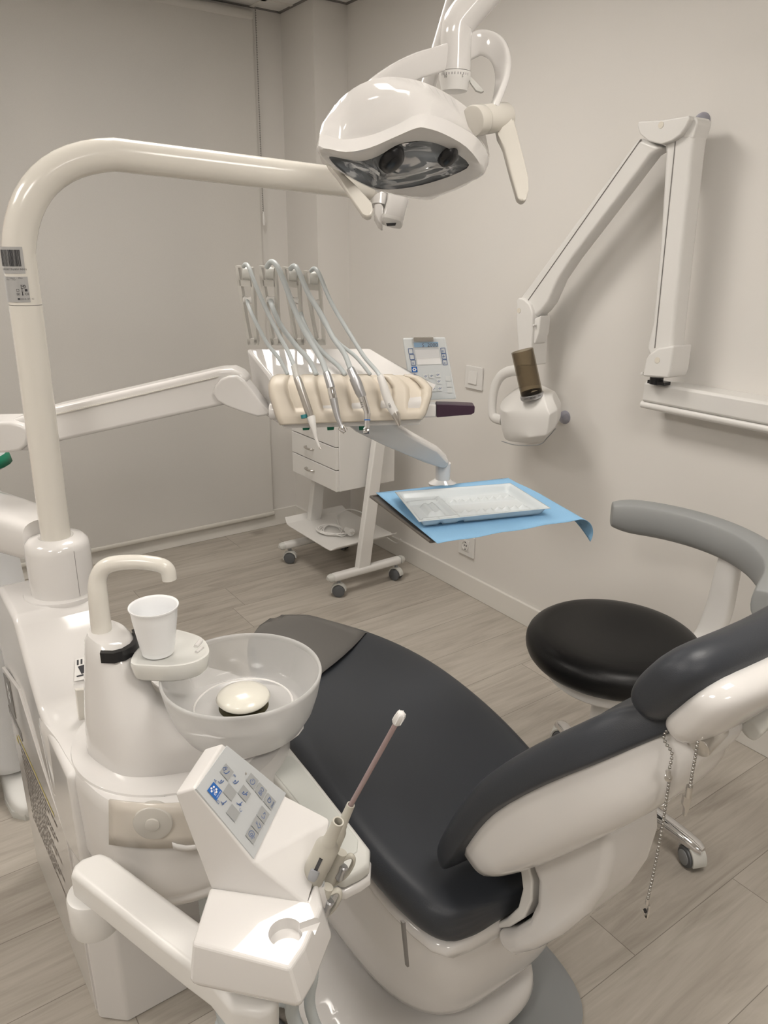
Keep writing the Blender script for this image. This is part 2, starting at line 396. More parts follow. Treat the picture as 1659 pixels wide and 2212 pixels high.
# roller blind
t = thing('roller_blind', 'pale beige roller blind drawn down over the window in the back wall', 'blind', (.95, 3.49, .05))
bx0, bx1, by = .02, 1.738, 3.495
vs = []
mk('blind_fabric', loft([[(lerp(bx0, bx1, i/12), by, z) for i in range(13)] for z in (.085, .8, 1.6, 2.40)], False, False, closed=False), BLIND, t)
mk('bottom_bar', tube([(bx0, by, .082), (bx1+.004, by, .082)], .012, n=16, smooth=False, flat=.6), mat('blind_bar', (.60, .58, .53), .35), t)
mk('roller', cyl((bx0, by+.012, 2.41), (bx1, by+.012, 2.41), .022), BLIND, t)
beads = [ball((1.744+.002*math.sin(z*3), 3.475, z), .0035, 6) for z in [1.60+.0095*i for i in range(89)]]
mk('pull_chain', join(*beads, cyl((1.744, 3.475, 1.6), (1.744, 3.475, 2.44), .0012, n=6)), mat('chain_grey', (.30, .29, .27), .4), t, sharp=180)
mk('chain_weight', join(cyl((1.744, 3.475, 1.565), (1.744, 3.475, 1.605), .006, .004), cyl((1.744, 3.475, 1.545), (1.744, 3.475, 1.565), .004, .007)), PLAM, t)

# light switch and socket on the right wall
t = thing('light_switch', 'square white light switch on the right wall beside the x-ray head', 'light switch', (XW, 2.29, .955))
mk('switch_plate', bbox((XW-.010, 2.240, .908), (XW, 2.342, 1.000)), PLAM, t, bev=.003)
mk('rocker', prism([(XW-.009, 2.268, .930), (XW-.016, 2.268, .930), (XW-.011, 2.268, .981), (XW-.009, 2.268, .981)], (0, .050, 0)), PLAM, t, bev=.0012)
t = thing('power_socket', 'white power socket low on the right wall below the blue tray paper', 'socket', (XW, 2.28, .22))
pl = mk('socket_plate', bbox((XW-.010, 2.238, .176), (XW, 2.338, .272)), PLAM, t, bev=.003)
mk('socket_insert', join(bbox((XW-.013, 2.262, .200), (XW-.009, 2.312, .250))), PLAM, t, bev=.001)
wl = lathe([(.021, 0), (.021, .003), (.019, .003), (.018, -.006)], (XW-.0135, 2.287, .225), axis=(-1, 0, 0), n=24, cap0=False)
mk('socket_well', wl, PLAM, t)
mk('contact', join(cyl((XW-.0105, 2.281, .225), (XW-.0150, 2.281, .225), .0028, n=10), cyl((XW-.0105, 2.293, .225), (XW-.0150, 2.293, .225), .0028, n=10),
   bbox((XW-.0165, 2.285, .2065), (XW-.0125, 2.289, .2105)), bbox((XW-.0165, 2.285, .2395), (XW-.0125, 2.289, .2435))), INK, t)

# ================================================================== X-RAY UNIT
t = thing('xray_machine', 'white folding-arm x-ray machine hung on the right wall', 'x-ray machine', (XW, 1.4, 1.03))
XR = XW-.082
mk('wall_rail', prism([(XR, -.3, 1.008), (XR-.004, -.3, 1.014), (XR-.004, -.3, 1.062), (XR+.004, -.3, 1.069), (XW, -.3, 1.069), (XW, -.3, 1.008)], (0, 1.727, 0)), PLAM, t, bev=.002)
mk('rail_moulding', tube([(XR+.009, -.3, .9965), (XR+.009, 1.434, .9965)], .0115, n=16, smooth=False, flat=1.1, ref=(0, 0, 1)), PLAM, t)
mk('rail_backing', bbox((XR+.004, -.3, .985), (XW, 1.38, 1.01)), PLAM, t)
def arm2(pts_px, x, th, bev, nm, mt=PLAM, lab=None, par=t):
    P = [at(px, py, x=x) for px, py in pts_px]; return mk(nm, prism(P, (th, 0, 0)), mt, par, bev=bev, label=lab)
xa = 1.925
# vertical lower arm and its foot
la = arm2([(1432, 300), (1500, 285), (1493, 340), (1450, 760), (1404, 775), (1395, 752), (1408, 700), (1425, 520), (1436, 330)], xa+.012, .065, .012, 'lower_arm')
arm2([(1395, 775), (1402, 765), (1421, 752), (1455, 747), (1448, 800), (1442, 817), (1387, 813)], xa, .09, .006, 'foot_cover')
mk('swivel', join(cyl(at(1418, 822, x=xa+.045)+V((0, 0, -.010)), at(1418, 822, x=xa+.045)+V((0, 0, .010)), .020), bbox(at(1405, 825, x=xa+.045)+V((-.015, 0, -.002)), at(1442, 827, x=xa+.045)+V((.015, 0, .002)))), BLCK, t)
arm2([(1383, 805), (1389, 803), (1389, 810), (1383, 811)], xa+.02, .01, .002, 'latch')
# upper arm
ua = arm2([(1378, 297), (1432, 318), (1405, 335), (1345, 415), (1235, 560), (1205, 605), (1183, 655), (1170, 672), (1150, 690), (1118, 650)], xa+.012, .055, .012, 'upper_arm')
def groove(pa, pb, x, nm='groove'):
    a, b = at(*pa, x=x), at(*pb, x=x); d = (b-a).normalized(); n_ = V((1, 0, 0)).cross(d)*.0012
    return mk(nm, prism([a-n_, a+n_, b+n_, b-n_], (.004, 0, 0)), GASK, t)
groove((1384, 301), (1138, 652), xa+.0105); groove((1459, 300), (1414, 752), xa+.0105)
arm2([(1376, 272), (1378, 262), (1430, 259), (1488, 249), (1490, 256), (1480, 276), (1468, 292), (1450, 305), (1428, 312), (1400, 305), (1382, 290)], xa-.006, .095, .006, 'elbow_cover')
arm2([(1488, 250), (1505, 255), (1507, 265), (1497, 300), (1472, 300), (1480, 278)], xa+.012, .065, .006, 'elbow_cap')
arm2([(1115, 648), (1119, 643), (1130, 645), (1143, 656), (1149, 672), (1150, 690), (1146, 790), (1122, 790), (1114, 690)], xa-.002, .08, .006, 'wrist_cover')
arm2([(1150, 690), (1168, 682), (1164, 720), (1156, 742), (1142, 742)], xa+.01, .05, .004, 'wrist_neck')
for px, py, x in ((1428, 270, xa-.006), (1420, 778, xa), (1121, 671, xa-.002)):
    p = at(px, py, x=x); mk('pivot_cap', cyl(p+V((.004, 0, 0)), p-V((.0015, 0, 0)), .0085, n=20), mat('ivory_cap', (.70, .66, .58), .4), t)
p = at(1158, 702, x=xa+.01); mk('release_pin', cyl(p, p-V((.012, 0, 0)), .004, n=12, bev=.001), PLAS, t)
# tube head: block with its cone
hx = 1.86
hc = at(1140, 905, x=hx)
hd = mk('tube_head', loft([
    [at(px, py, x=x) for px, py, x in ((1118, 850, 1.87), (1128, 845, 1.86), (1150, 842, 1.85), (1175, 840, 1.86), (1186, 848, 1.89), (1180, 836, 1.96), (1160, 830, 1.98), (1130, 832, 1.95))],
    [at(px, py, x=x) for px, py, x in ((1090, 866, 1.87), (1103, 872, 1.825), (1142, 884, 1.81), (1178, 872, 1.825), (1190, 852, 1.86), (1200, 845, 1.96), (1170, 830, 1.99), (1110, 840, 1.96))],
    [at(px, py, x=x) for px, py, x in ((1074, 880, 1.87), (1090, 890, 1.825), (1145, 900, 1.805), (1188, 896, 1.82), (1206, 884, 1.86), (1213, 870, 1.96), (1180, 845, 1.99), (1090, 858, 1.96))],
    [at(px, py, x=x) for px, py, x in ((1078, 920, 1.87), (1090, 935, 1.83), (1145, 945, 1.815), (1182, 940, 1.825), (1205, 920, 1.86), (1212, 900, 1.96), (1180, 900, 1.99), (1090, 905, 1.96))],
    [at(px, py, x=x) for px, py, x in ((1086, 948, 1.88), (1098, 956, 1.85), (1145, 959, 1.835), (1172, 955, 1.845), (1196, 932, 1.88), (1205, 912, 1.95), (1180, 915, 1.98), (1100, 930, 1.95))]]), PLAM, t, bev=.006, seg=2, sub=2, sharp=180)
mk('head_seam', tube([at(px, py, x=x) for px, py, x in ((1084, 953, 1.865), (1112, 961, 1.845), (1150, 962, 1.832), (1170, 958, 1.842), (1183, 945, 1.865), (1200, 926, 1.905))], .0018, n=8), MGRY, t)
mk('head_handle', tube([at(px, py, x=1.90) for px, py in ((1120, 800), (1098, 803), (1080, 815), (1068, 840), (1063, 875), (1066, 900), (1085, 908))], .0125, n=14, k=8, flat=1.5, ref=(1, 0, 0)), PLAM, t)
ca, cb = at(1150, 858, x=1.835), at(1128, 757, x=1.805)
ax = (cb-ca).normalized(); L = (cb-ca).length
mk('collar', lathe([(.036, -.004), (.039, 0), (.039, .010), (.036, .012)], ca, axis=ax, n=36), ALUM, t)
mk('cone_tube', lathe([(.036, .008), (.036, L), (.0325, L), (.0325, .008)], ca, axis=ax, n=40, cap0=False, cap1=False), SMOKE, t)
mk('aperture', lathe([(.0335, .010), (.0335, .022), (.026, .020), (.024, .012), (.017, .012), (.016, .008), (.009, .008), (.008, .002)], ca, axis=ax, n=32), BLCK, t)
rv, uv = frame(ax); fr_ = -(ca-EYE); fr_ = (fr_-ax*fr_.dot(ax)).normalized(); sd = fr_.cross(ax)
for a_, s_ in ((-.55, '60kV'), (.05, 'IEC 601'), (.6, 'IP20')):
    dr = fr_*math.cos(a_)-sd*math.sin(a_)
    text('collar_print', s_, ca+ax*.005+dr*.0392, ax.cross(dr), ax, .006, INK, t)

for lab, (px, py), r in (('clear round bumper on the right wall at the top elbow of the x-ray arm', (1512, 262), .024), ('clear round bumper on the right wall behind the x-ray head', (1216, 902), .024)):
    p = at(px, py, x=XW-.012); p.x = XW
    tag(mk('wall_bumper', lathe([(r, 0), (r, .004), (r*.85, .012), (r*.4, .018), (.001, .02)], p, axis=(-1, 0, 0), n=28), BUMPR), lab, 'bumper')

# ================================================================== TROLLEY
t = thing('dental_trolley', 'white wheeled trolley with three drawers standing by the corner pillar', 'trolley', (1.74, 2.85, 0))
cx0, cx1, cy0, cy1 = 1.60, 1.905, 2.612, 3.0
mk('cabinet', bbox((cx0+.016, cy0, .461), (cx1, cy1, .80)), PLAM, t, bev=.004)
for i, (z0, z1) in enumerate(((.463, .555), (.559, .655), (.659, .755))):
    d = mk('drawer', bbox((cx0, cy0+.002, z0), (cx0+.0155, cy1-.002, z1)), PLAM, t, bev=.002)
    yc = 2.83; zc = (z0+z1)/2+.005
    mk('handle', tube([(cx0+.002, yc-.032, zc), (cx0-.014, yc-.026, zc), (cx0-.019, yc, zc), (cx0-.014, yc+.026, zc), (cx0+.002, yc+.032, zc)], .0042, n=10), STEE, d)
mk('top_drawer_rail', bbox((cx0+.002, cy0+.002, .76), (cx0+.016, cy1-.002, .80)), PLAM, t)
for yb, yp in ((2.568, 2.590), (3.015, 3.022)):
    mk('foot_bar', join(bbox((1.545, yb-.02, .078), (1.91, yb+.02, .112))), PLAM, t, bev=.012)
    mk('end_cap', loft([ring((1.546, yb, .095), (0, 1, 0), (0, 0, 1), .0205, .0175, 16, 3), ring((1.530, yb, .095), (0, 1, 0), (0, 0, 1), .018, .015, 16, 3), ring((1.522, yb, .095), (0, 1, 0), (0, 0, 1), .010, .008, 16, 3)]), PGRY, t)
    mk('end_cap', loft([ring((1.909, yb, .095), (0, 1, 0), (0, 0, 1), .0205, .0175, 16, 3), ring((1.925, yb, .095), (0, 1, 0), (0, 0, 1), .018, .015, 16, 3), ring((1.932, yb, .095), (0, 1, 0), (0, 0, 1), .010, .008, 16, 3)]), PGRY, t)
    mk('post', prism([(1.672, yb-.012, .10), (1.738, yb-.012, .10), (1.828, yb-.012, .74), (1.772, yb-.012, .74)], (0, .034, 0)), PLAM, t, bev=.006)
    for x in (1.578, 1.888):
        ang = .9 if x < 1.7 else .35
        c = thing_part = mk('caster', join(cyl((x, yb, .062), (x, yb, .085), .008, n=12)), MGRY, t)
        R_ = Matrix.Rotation(ang, 3, 'Z'); a = R_ @ V((1, 0, 0))
        ctr = V((x, yb, .028))
        for s_ in (-1, 1): mk('wheel', cyl(ctr+a*s_*.007, ctr+a*s_*.021, .027, n=24, bev=.004), DGRY, c)
        f_ = R_ @ V((0, 1, 0))
        arc = [ctr+f_*(.0285*math.cos(q))+V((0, 0, .0285*math.sin(q))) for q in [i*PI/12-.3 for i in range(14)]]
        arc2 = [ctr+f_*(.034*math.cos(q))+V((0, 0, .036*math.sin(q))) for q in [i*PI/12-.3 for i in range(14)]]
        mk('wheel_hood', prism([p-a*.0125 for p in arc2]+[p-a*.0125 for p in reversed(arc)], a*.025), PGRY, c, bev=.001)
# tray shelf with upturned side lips
sh = []
N_ = 14
for i in range(N_+1):
    u = i/N_; y = lerp(2.60, 3.07, u)
    lip = max(0, (abs(u-.5)-.42)/.08)**2*.022
    nar = max(0, (abs(u-.5)-.40)/.10)*.012
    sh.append([(1.575+nar, y, .190+lip), (1.925-nar, y, .190+lip), (1.925-nar, y, .195+lip), (1.575+nar, y, .195+lip)])
mk('shelf', loft(sh), PLAM, t, bev=.0015)
t = thing('extension_lead', 'coiled white electric lead with plug lying on the trolley bottom shelf', 'electric lead', (1.72, 2.85, .195))
cp = []
for i in range(44):
    a = i*2*PI/9.3; r = .062+.022*math.sin(i*.71)
    cp.append((1.69+r*.8*math.cos(a)+.008*math.sin(i*1.3), 2.80+r*1.1*math.sin(a), .2005+.0022*(i % 5)+.004*math.sin(i*.9)**2))
cp += [(1.74, 2.73, .212), (1.73, 2.76, .222)]
cp = [(1.98, 2.66, .15), (1.985, 2.70, .115), (1.965, 2.78, .14), (1.945, 2.90, .205), (1.90, 2.98, .222), (1.82, 2.97, .206)]+cp
mk('cable', tube(cp, .0033, n=8, k=5), PLAM, t)
mk('plug', join(cyl((1.735, 2.755, .222), (1.735, 2.72, .222), .012, .017, n=18), cyl((1.735, 2.72, .222), (1.735, 2.705, .222), .018, n=18)), PLAM, t)
mk('plug_pin', join(cyl((1.730, 2.705, .222), (1.730, 2.688, .222), .0022, n=8), cyl((1.741, 2.705, .222), (1.741, 2.688, .222), .0022, n=8)), STEE, t)

# ================================================================== STOOL
SX, SY = 1.455, 1.045
t = thing('operator_stool', 'round black stool with a curved grey backrest and chrome base on castors', 'stool', (SX, SY, 0))
sz = .455
mk('seat', lathe([(.01, 0), (.17, .0), (.198, .006), (.214, .022), (.220, .045), (.216, .066), (.200, .082), (.175, .090), (.12, .088), (.06, .085), (.01, .084)], (SX, SY, sz), n=64), BLKL, t, sharp=180, sub=1)
mk('seat_plate', lathe([(.06, -.045), (.15, -.045), (.162, -.035), (.166, 0), (.02, 0)], (SX, SY, sz), n=40), PLAM, t)
mk('gas_column', join(cyl((SX, SY, .20), (SX, SY, .42), .036), cyl((SX, SY, .07), (SX, SY, .21), .043, bev=.004)), PLAM, t)
mk('hub', lathe([(.03, .045), (.055, .05), (.062, .075), (.05, .10), (.03, .105)], (SX, SY, 0), n=32), CHRM, t)
a0 = math.atan2(.752-SY, 1.491-SX)
for i in range(5):
    a = a0+i*2*PI/5; d = V((math.cos(a), math.sin(a), 0)); s = V((-d.y, d.x, 0)); o = V((SX, SY, 0))
    prof = [(.03, .085, .030, .020), (.12, .088, .026, .018), (.20, .080, .022, .016), (.265, .069, .020, .015), (.292, .062, .019, .014), (.305, .058, .012, .010)]
    mk('base_leg', loft([ring(o+d*r+V((0, 0, z)), s, (0, 0, 1), w_, h, 16, 2.6) for r, z, w_, h in prof]), CHRM, t)
    c = mk('caster', cyl(o+d*.285+V((0, 0, .045)), o+d*.285+V((0, 0, .06)), .012, n=14), MGRY, t)
    tw = a+2.1*((i*.37) % 1)-.5; ax_ = V((math.cos(tw+PI/2), math.sin(tw+PI/2), 0)); fw = V((math.cos(tw), math.sin(tw), 0)); ctr = o+d*.285+V((0, 0, .0275))-fw*.006
    for k_ in (-1, 1):
        mk('wheel', cyl(ctr+ax_*k_*.006, ctr+ax_*k_*.024, .0265, n=24, bev=.004), DGRY, c)
        mk('wheel_cap', cyl(ctr+ax_*k_*.024, ctr+ax_*k_*.0265, .019, n=20, bev=.001), MGRY, c)
    q_ = [i_*PI/14-.25 for i_ in range(15)]
    mk('wheel_hood', prism([ctr-ax_*.019+fw*.0285*math.cos(q)+V((0, 0, .0285*math.sin(q))) for q in reversed(q_)]+[ctr-ax_*.019+fw*.034*math.cos(q)+V((0, 0, .035*math.sin(q))) for q in q_], ax_*.038), PGRY, c, bev=.0015)
# curved backrest
rb, secs = .335, []
for i in range(25):
    u = i/24; a = math.radians(lerp(44, -84, u)); d = V((math.cos(a), math.sin(a), 0)); e = 1-max(0, abs(u-.5)-.44)/.06*.28
    zc = .745
    secs.append([V((SX, SY, 0))+d*(rb+x*e)+V((0, 0, zc+z*e)) for x, z in ((-.036, -.040), (-.040, .0), (-.030, .034), (.002, .044), (.030, .034), (.040, .004), (.034, -.044), (.016, -.056), (-.020, -.056))])
mk('backrest', loft(secs), GSKN, t, bev=.006, bang=50, seg=2, sub=1, sharp=180)
a = math.radians(-17); d = V((math.cos(a), math.sin(a), 0)); s = V((-d.y, d.x, 0)); o = V((SX, SY, 0))
mk('back_support', tube([o+d*.10+V((0, 0, .43)), o+d*.22+V((0, 0, .435)), o+d*.29+V((0, 0, .47)), o+d*.318+V((0, 0, .55)), o+d*.325+V((0, 0, .64)), o+d*.33+V((0, 0, .72))], [.012, .013, .016, .017, .016, .014], n=20, k=8, flat=2.4, ref=(-s.x, -s.y, 0) if False else d.cross(V((0, 0, 1))).cross(V((0, 0, 1))) if False else None, e=3), PLAM, t)

# ================================================================== DENTAL CHAIR
t = thing('dental_chair', 'dental treatment chair in charcoal upholstery with white shell, reclined backrest', 'dental chair', (.80, 1.0, 0))
# floor plate, base cover, lower body
def se_ring(cx, cy, z, rx, ry, n=48, e=4, rz=0):
    return ring((cx, cy, z), (math.cos(rz), math.sin(rz), 0), (-math.sin(rz), math.cos(rz), 0), rx, ry, n, e)
mk('floor_plate', loft([se_ring(.80, 1.02, 0, .215, .40), se_ring(.80, 1.02, .018, .215, .40), se_ring(.80, 1.02, .028, .20, .385)]), MGRY, t)
mk('base_cover', loft([se_ring(.700, 1.06, .03, .245, .375), se_ring(.700, 1.06, .085, .245, .375), se_ring(.700, 1.06, .105, .238, .368), se_ring(.700, 1.06, .115, .222, .35)]), PLAS, t, sharp=180, sub=1)
body = [(.125, .175, .27, .01), (.14, .20, .30, .0), (.20, .215, .315, 0), (.30, .215, .318, 0), (.37, .205, .31, 0), (.40, .19, .295, 0)]
mk('lower_body', loft([se_ring(.79, 1.01, z, rx, ry, e=3.6) for z, rx, ry, _ in body]), PLAS, t, sharp=180, sub=1)
# seat and leg cushion: sections across the chair
LE = [(.662, .625), (.69, .588), (.74, .574), (.85, .568), (1.0, .585), (1.15, .605), (1.30, .622), (1.45, .66), (1.58, .70), (1.68, .745), (1.74, .80), (1.765, .86)]
RE = [(.662, .925), (.69, .962), (.74, .982), (.85, 1.015), (1.0, 1.055), (1.15, 1.075), (1.30, 1.08), (1.45, 1.062), (1.58, 1.02), (1.68, .97), (1.74, .93), (1.765, .89)]
secs = []
for (y, xl), (_, xr) in zip(LE, RE):
    c_, h = (xl+xr)/2, (xr-xl)/2
    endf = min(1, (y-.58)/.15) if y < .76 else 1
    zt = .470-.02*max(0, (y-1.3)/.45)
    zb = lerp(.385, .405, min(1, max(0, (y-1.2)/.5)))
    r_ = []
    top = zt-(1-endf)*.035
    if y > 1.7: top -= .012*(y-1.7)/.065
    for u, zz in ((-1, .45), (-1.0, .72), (-.96, .93), (-.88, 1.03), (-.70, 1.0), (-.45, .90), (-.2, .84), (0, .82), (.2, .84), (.45, .90), (.70, 1.0), (.88, 1.03), (.96, .93), (1.0, .72), (1, .45), (.93, .15), (.75, 0), (.3, 0), (-.3, 0), (-.75, 0), (-.93, .15)):
        r_.append((c_+h*u, y, lerp(zb, top, zz)))
    secs.append(r_)
mk('seat_cushion', loft(secs), LEAT, t, sub=2, sharp=180)
# clear grey cover over the foot end
fc = []
for (y, xl), (_, xr) in list(zip(LE, RE))[6:]:
    y_ = y if y > 1.4 else 1.44
    fc.append(y)
def edge(tab, y):
    for (a_, xa_), (b_, xb_) in zip(tab, tab[1:]):
        if a_ <= y <= b_: return lerp(xa_, xb_, (y-a_)/(b_-a_))
    return tab[-1][1]
secs = []
for i in range(12):
    u_ = i/11; r_ = []
    for q in [j/10*2-1 for j in range(11)]:
        y0_ = 1.425+.105*q            # slanting front hem
        y = lerp(y0_, 1.772, u_); xl, xr = edge(LE, min(y, 1.764))-.006, edge(RE, min(y, 1.764))+.006
        c_, h = (xl+xr)/2, (xr-xl)/2
        zt = .470-.02*max(0, (y-1.3)/.45)-(.012*(y-1.7)/.065 if y > 1.7 else 0)
        zz = 1.03-.16*(1-q*q) if abs(q) < .99 else .6
        r_.append(V((c_+h*q, y, lerp(.40, zt, zz)+.007)))
    secs.append(r_)
secs.append([V((p.x, 1.784, .425)) for p in secs[-1]])
vs, fs = loft(secs, False, False, closed=False)
o = mk('foot_cover', (vs, fs), FOOTC, t, sharp=180); sm = o.modifiers.new('solid', 'SOLIDIFY'); sm.thickness = .002
# seat shell rim under the cushion
mk('seat_shell', loft([[(lerp(edge(LE, y), edge(RE, y), .5)+sg*(edge(RE, y)-edge(LE, y))/2*q, y, z) for sg, q, z in ((-1, .93, .392), (-1, .97, .375), (-1, .90, .350), (-1, .5, .335), (1, .5, .335), (1, .90, .350), (1, .97, .375), (1, .93, .392))] for y in (.672, .69, .80, .95, 1.15, 1.35, 1.5, 1.6, 1.7)]), PLAS, t, sub=1, sharp=180)
# backrest: edge curve (half width, y, z) from hip to neck, cushion in front of it and shell behind
XC = .765
EDGE = [(.100, .745, .478), (.120, .732, .494), (.124, .706, .54), (.125, .676, .605), (.125, .648, .66), (.124, .616, .708), (.120, .548, .790), (.108, .482, .858), (.086, .452, .890), (.060, .428, .912), (.050, .410, .928), (.040, .396, .945)]
def tn(i, tab):
    a, b = tab[max(i-1, 0)], tab[min(i+1, len(tab)-1)]
    d = V((0, b[1]-a[1], b[2]-a[2])).normalized(); return d, V((0, d.z, -d.y))
secs = []
for i, (hw, y, z) in enumerate(EDGE):
    d, n_ = tn(i, EDGE); e = 1.0 if 1 < i < 9 else (.62, .85)[i] if i < 2 else (.75, .7, .5)[i-9]
    r_ = []
    for k_ in range(32):
        a = 2*PI*k_/32; ca_, sa_ = math.cos(a), math.sin(a)
        x = (hw+.010)*math.copysign(abs(ca_)**(2/2.6), ca_)
        q = (.066*abs(sa_)**.85*(.55+.67*ca_*ca_) if sa_ > 0 else -.012*abs(sa_)**.8)*e
        r_.append(V((XC+x, y, z))+n_*q)
    secs.append(r_)
mk('backrest_cushion', loft(secs), LEAT, t, sub=2, sharp=180)
secs = []
for i, (hw, y, z) in enumerate(EDGE):
    if i < 2: continue
    d, n_ = tn(i, EDGE); r_ = []
    dep = (0, 0, .055, .082, .094, .098, .094, .082, .066, .050, .04, .03)[i]
    for k_ in range(32):
        a = 2*PI*k_/32; ca_, sa_ = math.cos(a), math.sin(a)
        x = (hw-.004)*math.copysign(abs(ca_)**(2/4.2), ca_)
        q = -.006 if sa_ > 0 else -.006-dep*abs(sa_)**(2/4.0)
        r_.append(V((XC+x, y, z))+n_*q)
    secs.append(r_)
secs.insert(0, [lerp(p, sum(secs[0], V())/32, .45)-V((0, -.012, .022)) for p in secs[0]])
mk('backrest_shell', loft(secs), PLAS, t, sub=1, sharp=180)
pb = at(1393, 1683, x=.80)
nb = V((-.35, -.80, -.45)).normalized()
mk('shell_button', lathe([(.001, .005), (.016, .0045), (.020, .002), (.021, -.006)], pb, axis=nb, n=32), CHRM, t)
# carrier that swings the backrest
PX = [(1140, 1862), (1156, 1900), (1154, 1950), (1138, 1988), (1105, 2010), (1066, 2012), (1080, 2052), (1106, 2070), (1150, 2058), (1205, 2028), (1262, 1980), (1298, 1925), (1316, 1860), (1314, 1796), (1260, 1800)]
mk('backrest_carrier', prism([at(px, py, x=.715) for px, py in PX], (.115, 0, 0)), PLAS, t, bev=.016, seg=4, bang=50)
PX2 = [(1140, 1866), (1150, 1905), (1148, 1948), (1132, 1984), (1100, 2004), (1068, 2008), (1062, 1998), (1092, 1985), (1118, 1960), (1128, 1920), (1122, 1870)]
mk('carrier_rim', prism([at(px, py, x=.722) for px, py in PX2], (.10, 0, 0)), PLAM, t, bev=.004)
# headrest
HC, HA = V((.825, .402, .972)), math.radians(58)
tH, nH = V((0, -math.cos(HA), math.sin(HA))), V((0, math.sin(HA), math.cos(HA)))
def head_sec(x, k_, hh, th, off, e=2.5):
    return ring(HC+V((x, 0, 0))+nH*off+nH*(.012*(x/.16)**2), tH, nH, hh*k_, th*k_, 24, e)
XS = [(-.158, .30), (-.154, .55), (-.142, .78), (-.120, .95), (-.08, 1), (0, 1), (.08, 1), (.120, .95), (.142, .78), (.154, .55), (.158, .30)]
h = mk('headrest', loft([head_sec(x, k_, .070, .034, .012) for x, k_ in XS]), LEAT, t, sub=1, sharp=180)
mk('headrest_shell', loft([head_sec(x*.90, k_, .062, .026, -.028, 2.8) for x, k_ in XS]), PLAS, h, sub=1, sharp=180)
p0 = at(1530, 1592, y=.385)
mk('headrest_bar', tube([V((.762, .430, .885)), V((.765, .415, .895)), p0+V((-.012, .01, -.004)), p0], .010, n=14), STEE, h)
mk('hinge', join(cyl(p0+V((-.022, -.004, -.004)), p0+V((.022, .0, .004)), .012, bev=.002), ball(p0+V((.035, .006, .006)), .016), cyl(p0+V((.035, .006, .006)), p0+V((.12, .01, .035)), .010)), STEE, h)
mk('headrest_lever', loft([ring(p0+V((.10, -.02, .01))+V((dx, 0, dx*.25)), (0, -.5, .86), (0, .86, .5), hw_, .012, 20, 3) for dx, hw_ in ((-.045, .010), (-.035, .022), (0, .030), (.06, .034), (.09, .02))]), PGRY, h, bev=.003, seg=2)
# left armrest
AZ = .625
PX = [(548, 1622), (575, 1600), (620, 1604), (672, 1668), (735, 1748), (800, 1832), (798, 1866), (778, 1880), (742, 1898), (722, 1890), (712, 1850), (690, 1805), (630, 1725)]
ap = [at(px, py, z=AZ) for px, py in PX]
mk('armrest_pad', prism(ap, (0, 0, -.022)), PGRY, t, bev=.007, bang=50)
cc = sum(ap, V())/len(ap)
mk('armrest_inlay', prism([lerp(p, cc, .22)+V((0, 0, .0012)) for p in ap], (0, 0, -.004)), MGRY if False else mat('armrest_inlay', (.53, .54, .51), .4), t, bev=.003, bang=60)
mk('armrest_base', prism([lerp(p, cc, -.02)+V((0, 0, -.0225)) for p in ap], (0, 0, -.018)), PLAS, t, bev=.006, bang=50)
mk('armrest_post', tube([V((.475, .95, .60)), V((.49, .95, .52)), V((.56, .96, .44)), V((.63, .97, .38))], [.02, .022, .024, .026], n=16, flat=1.6), PLAS, t)
# side flap lines on the lower body
mk('body_seam', prism([at(px, py, y=.690) for px, py in ((870, 1994), (876, 1992), (884, 2088), (880, 2090))], (0, .006, 0)), GASK, t)

# ------------------------------------------------------------------ bib chain
t = thing('bib_chain', 'silver ball chain with clips hanging from the dental chair headrest', 'chain', at(1440, 1580, x=.80))
def beads(path, r=.0023):
    pts = cr(path, 20); out = []; acc = 0; last = pts[0]; step = r*2.35
    out.append(ball(last, r, 6)); 
    for p in pts[1:]:
        while (p-last).length >= step:
            last = last+(p-last).normalized()*step; out.append(ball(last, r, 6))
    return join(*out, tube(path, r*.22, n=5, k=8))
def clip(P, dn, side, nm='clip', k=1):
    dn = V(dn).normalized(); s_ = V(side).normalized(); n_ = dn.cross(s_); dk, sk = dn*k, s_*k
    c = mk(nm, join(cyl(P, P+dk*.016, .0038*k, n=12), prism([P+dk*.012+sk*.0035, P+dk*.034+sk*.0035, P+dk*.052-sk*.001, P+dk*.052-sk*.003, P+dk*.03, P+dk*.016], n_*.007*k),
        prism([P+dk*.026-sk*.011, P+dk*.027-sk*.0125, P+dk*.052-sk*.0035, P+dk*.051-sk*.0015], n_*.007*k)), STEE, t)
    mk('spring', cyl(P+dk*.03-sk*.004, P+dk*.03-sk*.004+n_*.006*k, .003*k, n=10), BLCK, c)
ch = [(1442, 1576), (1434, 1590), (1438, 1605), (1451, 1626), (1449, 1648), (1445, 1664)]
A_ = [Q(px, py, .87) for px, py in ch]; A_[0] = Q(1446, 1570, .885)
B_ = [Q(px, py, lerp(.87, .93, k_/4)) for k_, (px, py) in enumerate([(1446, 1682), (1440, 1725), (1430, 1790), (1415, 1870), (1400, 1940)])]
C_ = [Q(px, py, lerp(.83, .86, k_/3)) for k_, (px, py) in enumerate([(1507, 1604), (1501, 1640), (1495, 1672), (1491, 1699)])]
mk('ball_chain', join(beads(A_), beads(B_), beads(C_)), mat('ball_chain_metal', (.42, .41, .39), .22, metal=1), t, sharp=180)
s_ = RT
mk('link_clip', join(cyl(Q(1444, 1664, .87), Q(1444, 1676, .87), .0032, n=12), lathe([(.003, -.0015), (.005, 0), (.003, .0015)], Q(1444, 1680, .87), axis=FW, n=14)), STEE, t)
clip(Q(1399, 1941, .93), Q(1395, 1995, .95)-Q(1399, 1941, .93), RT, k=.66)
p, q = Q(1490, 1698, .86), Q(1479, 1764, .88)
dn = (q-p).normalized()
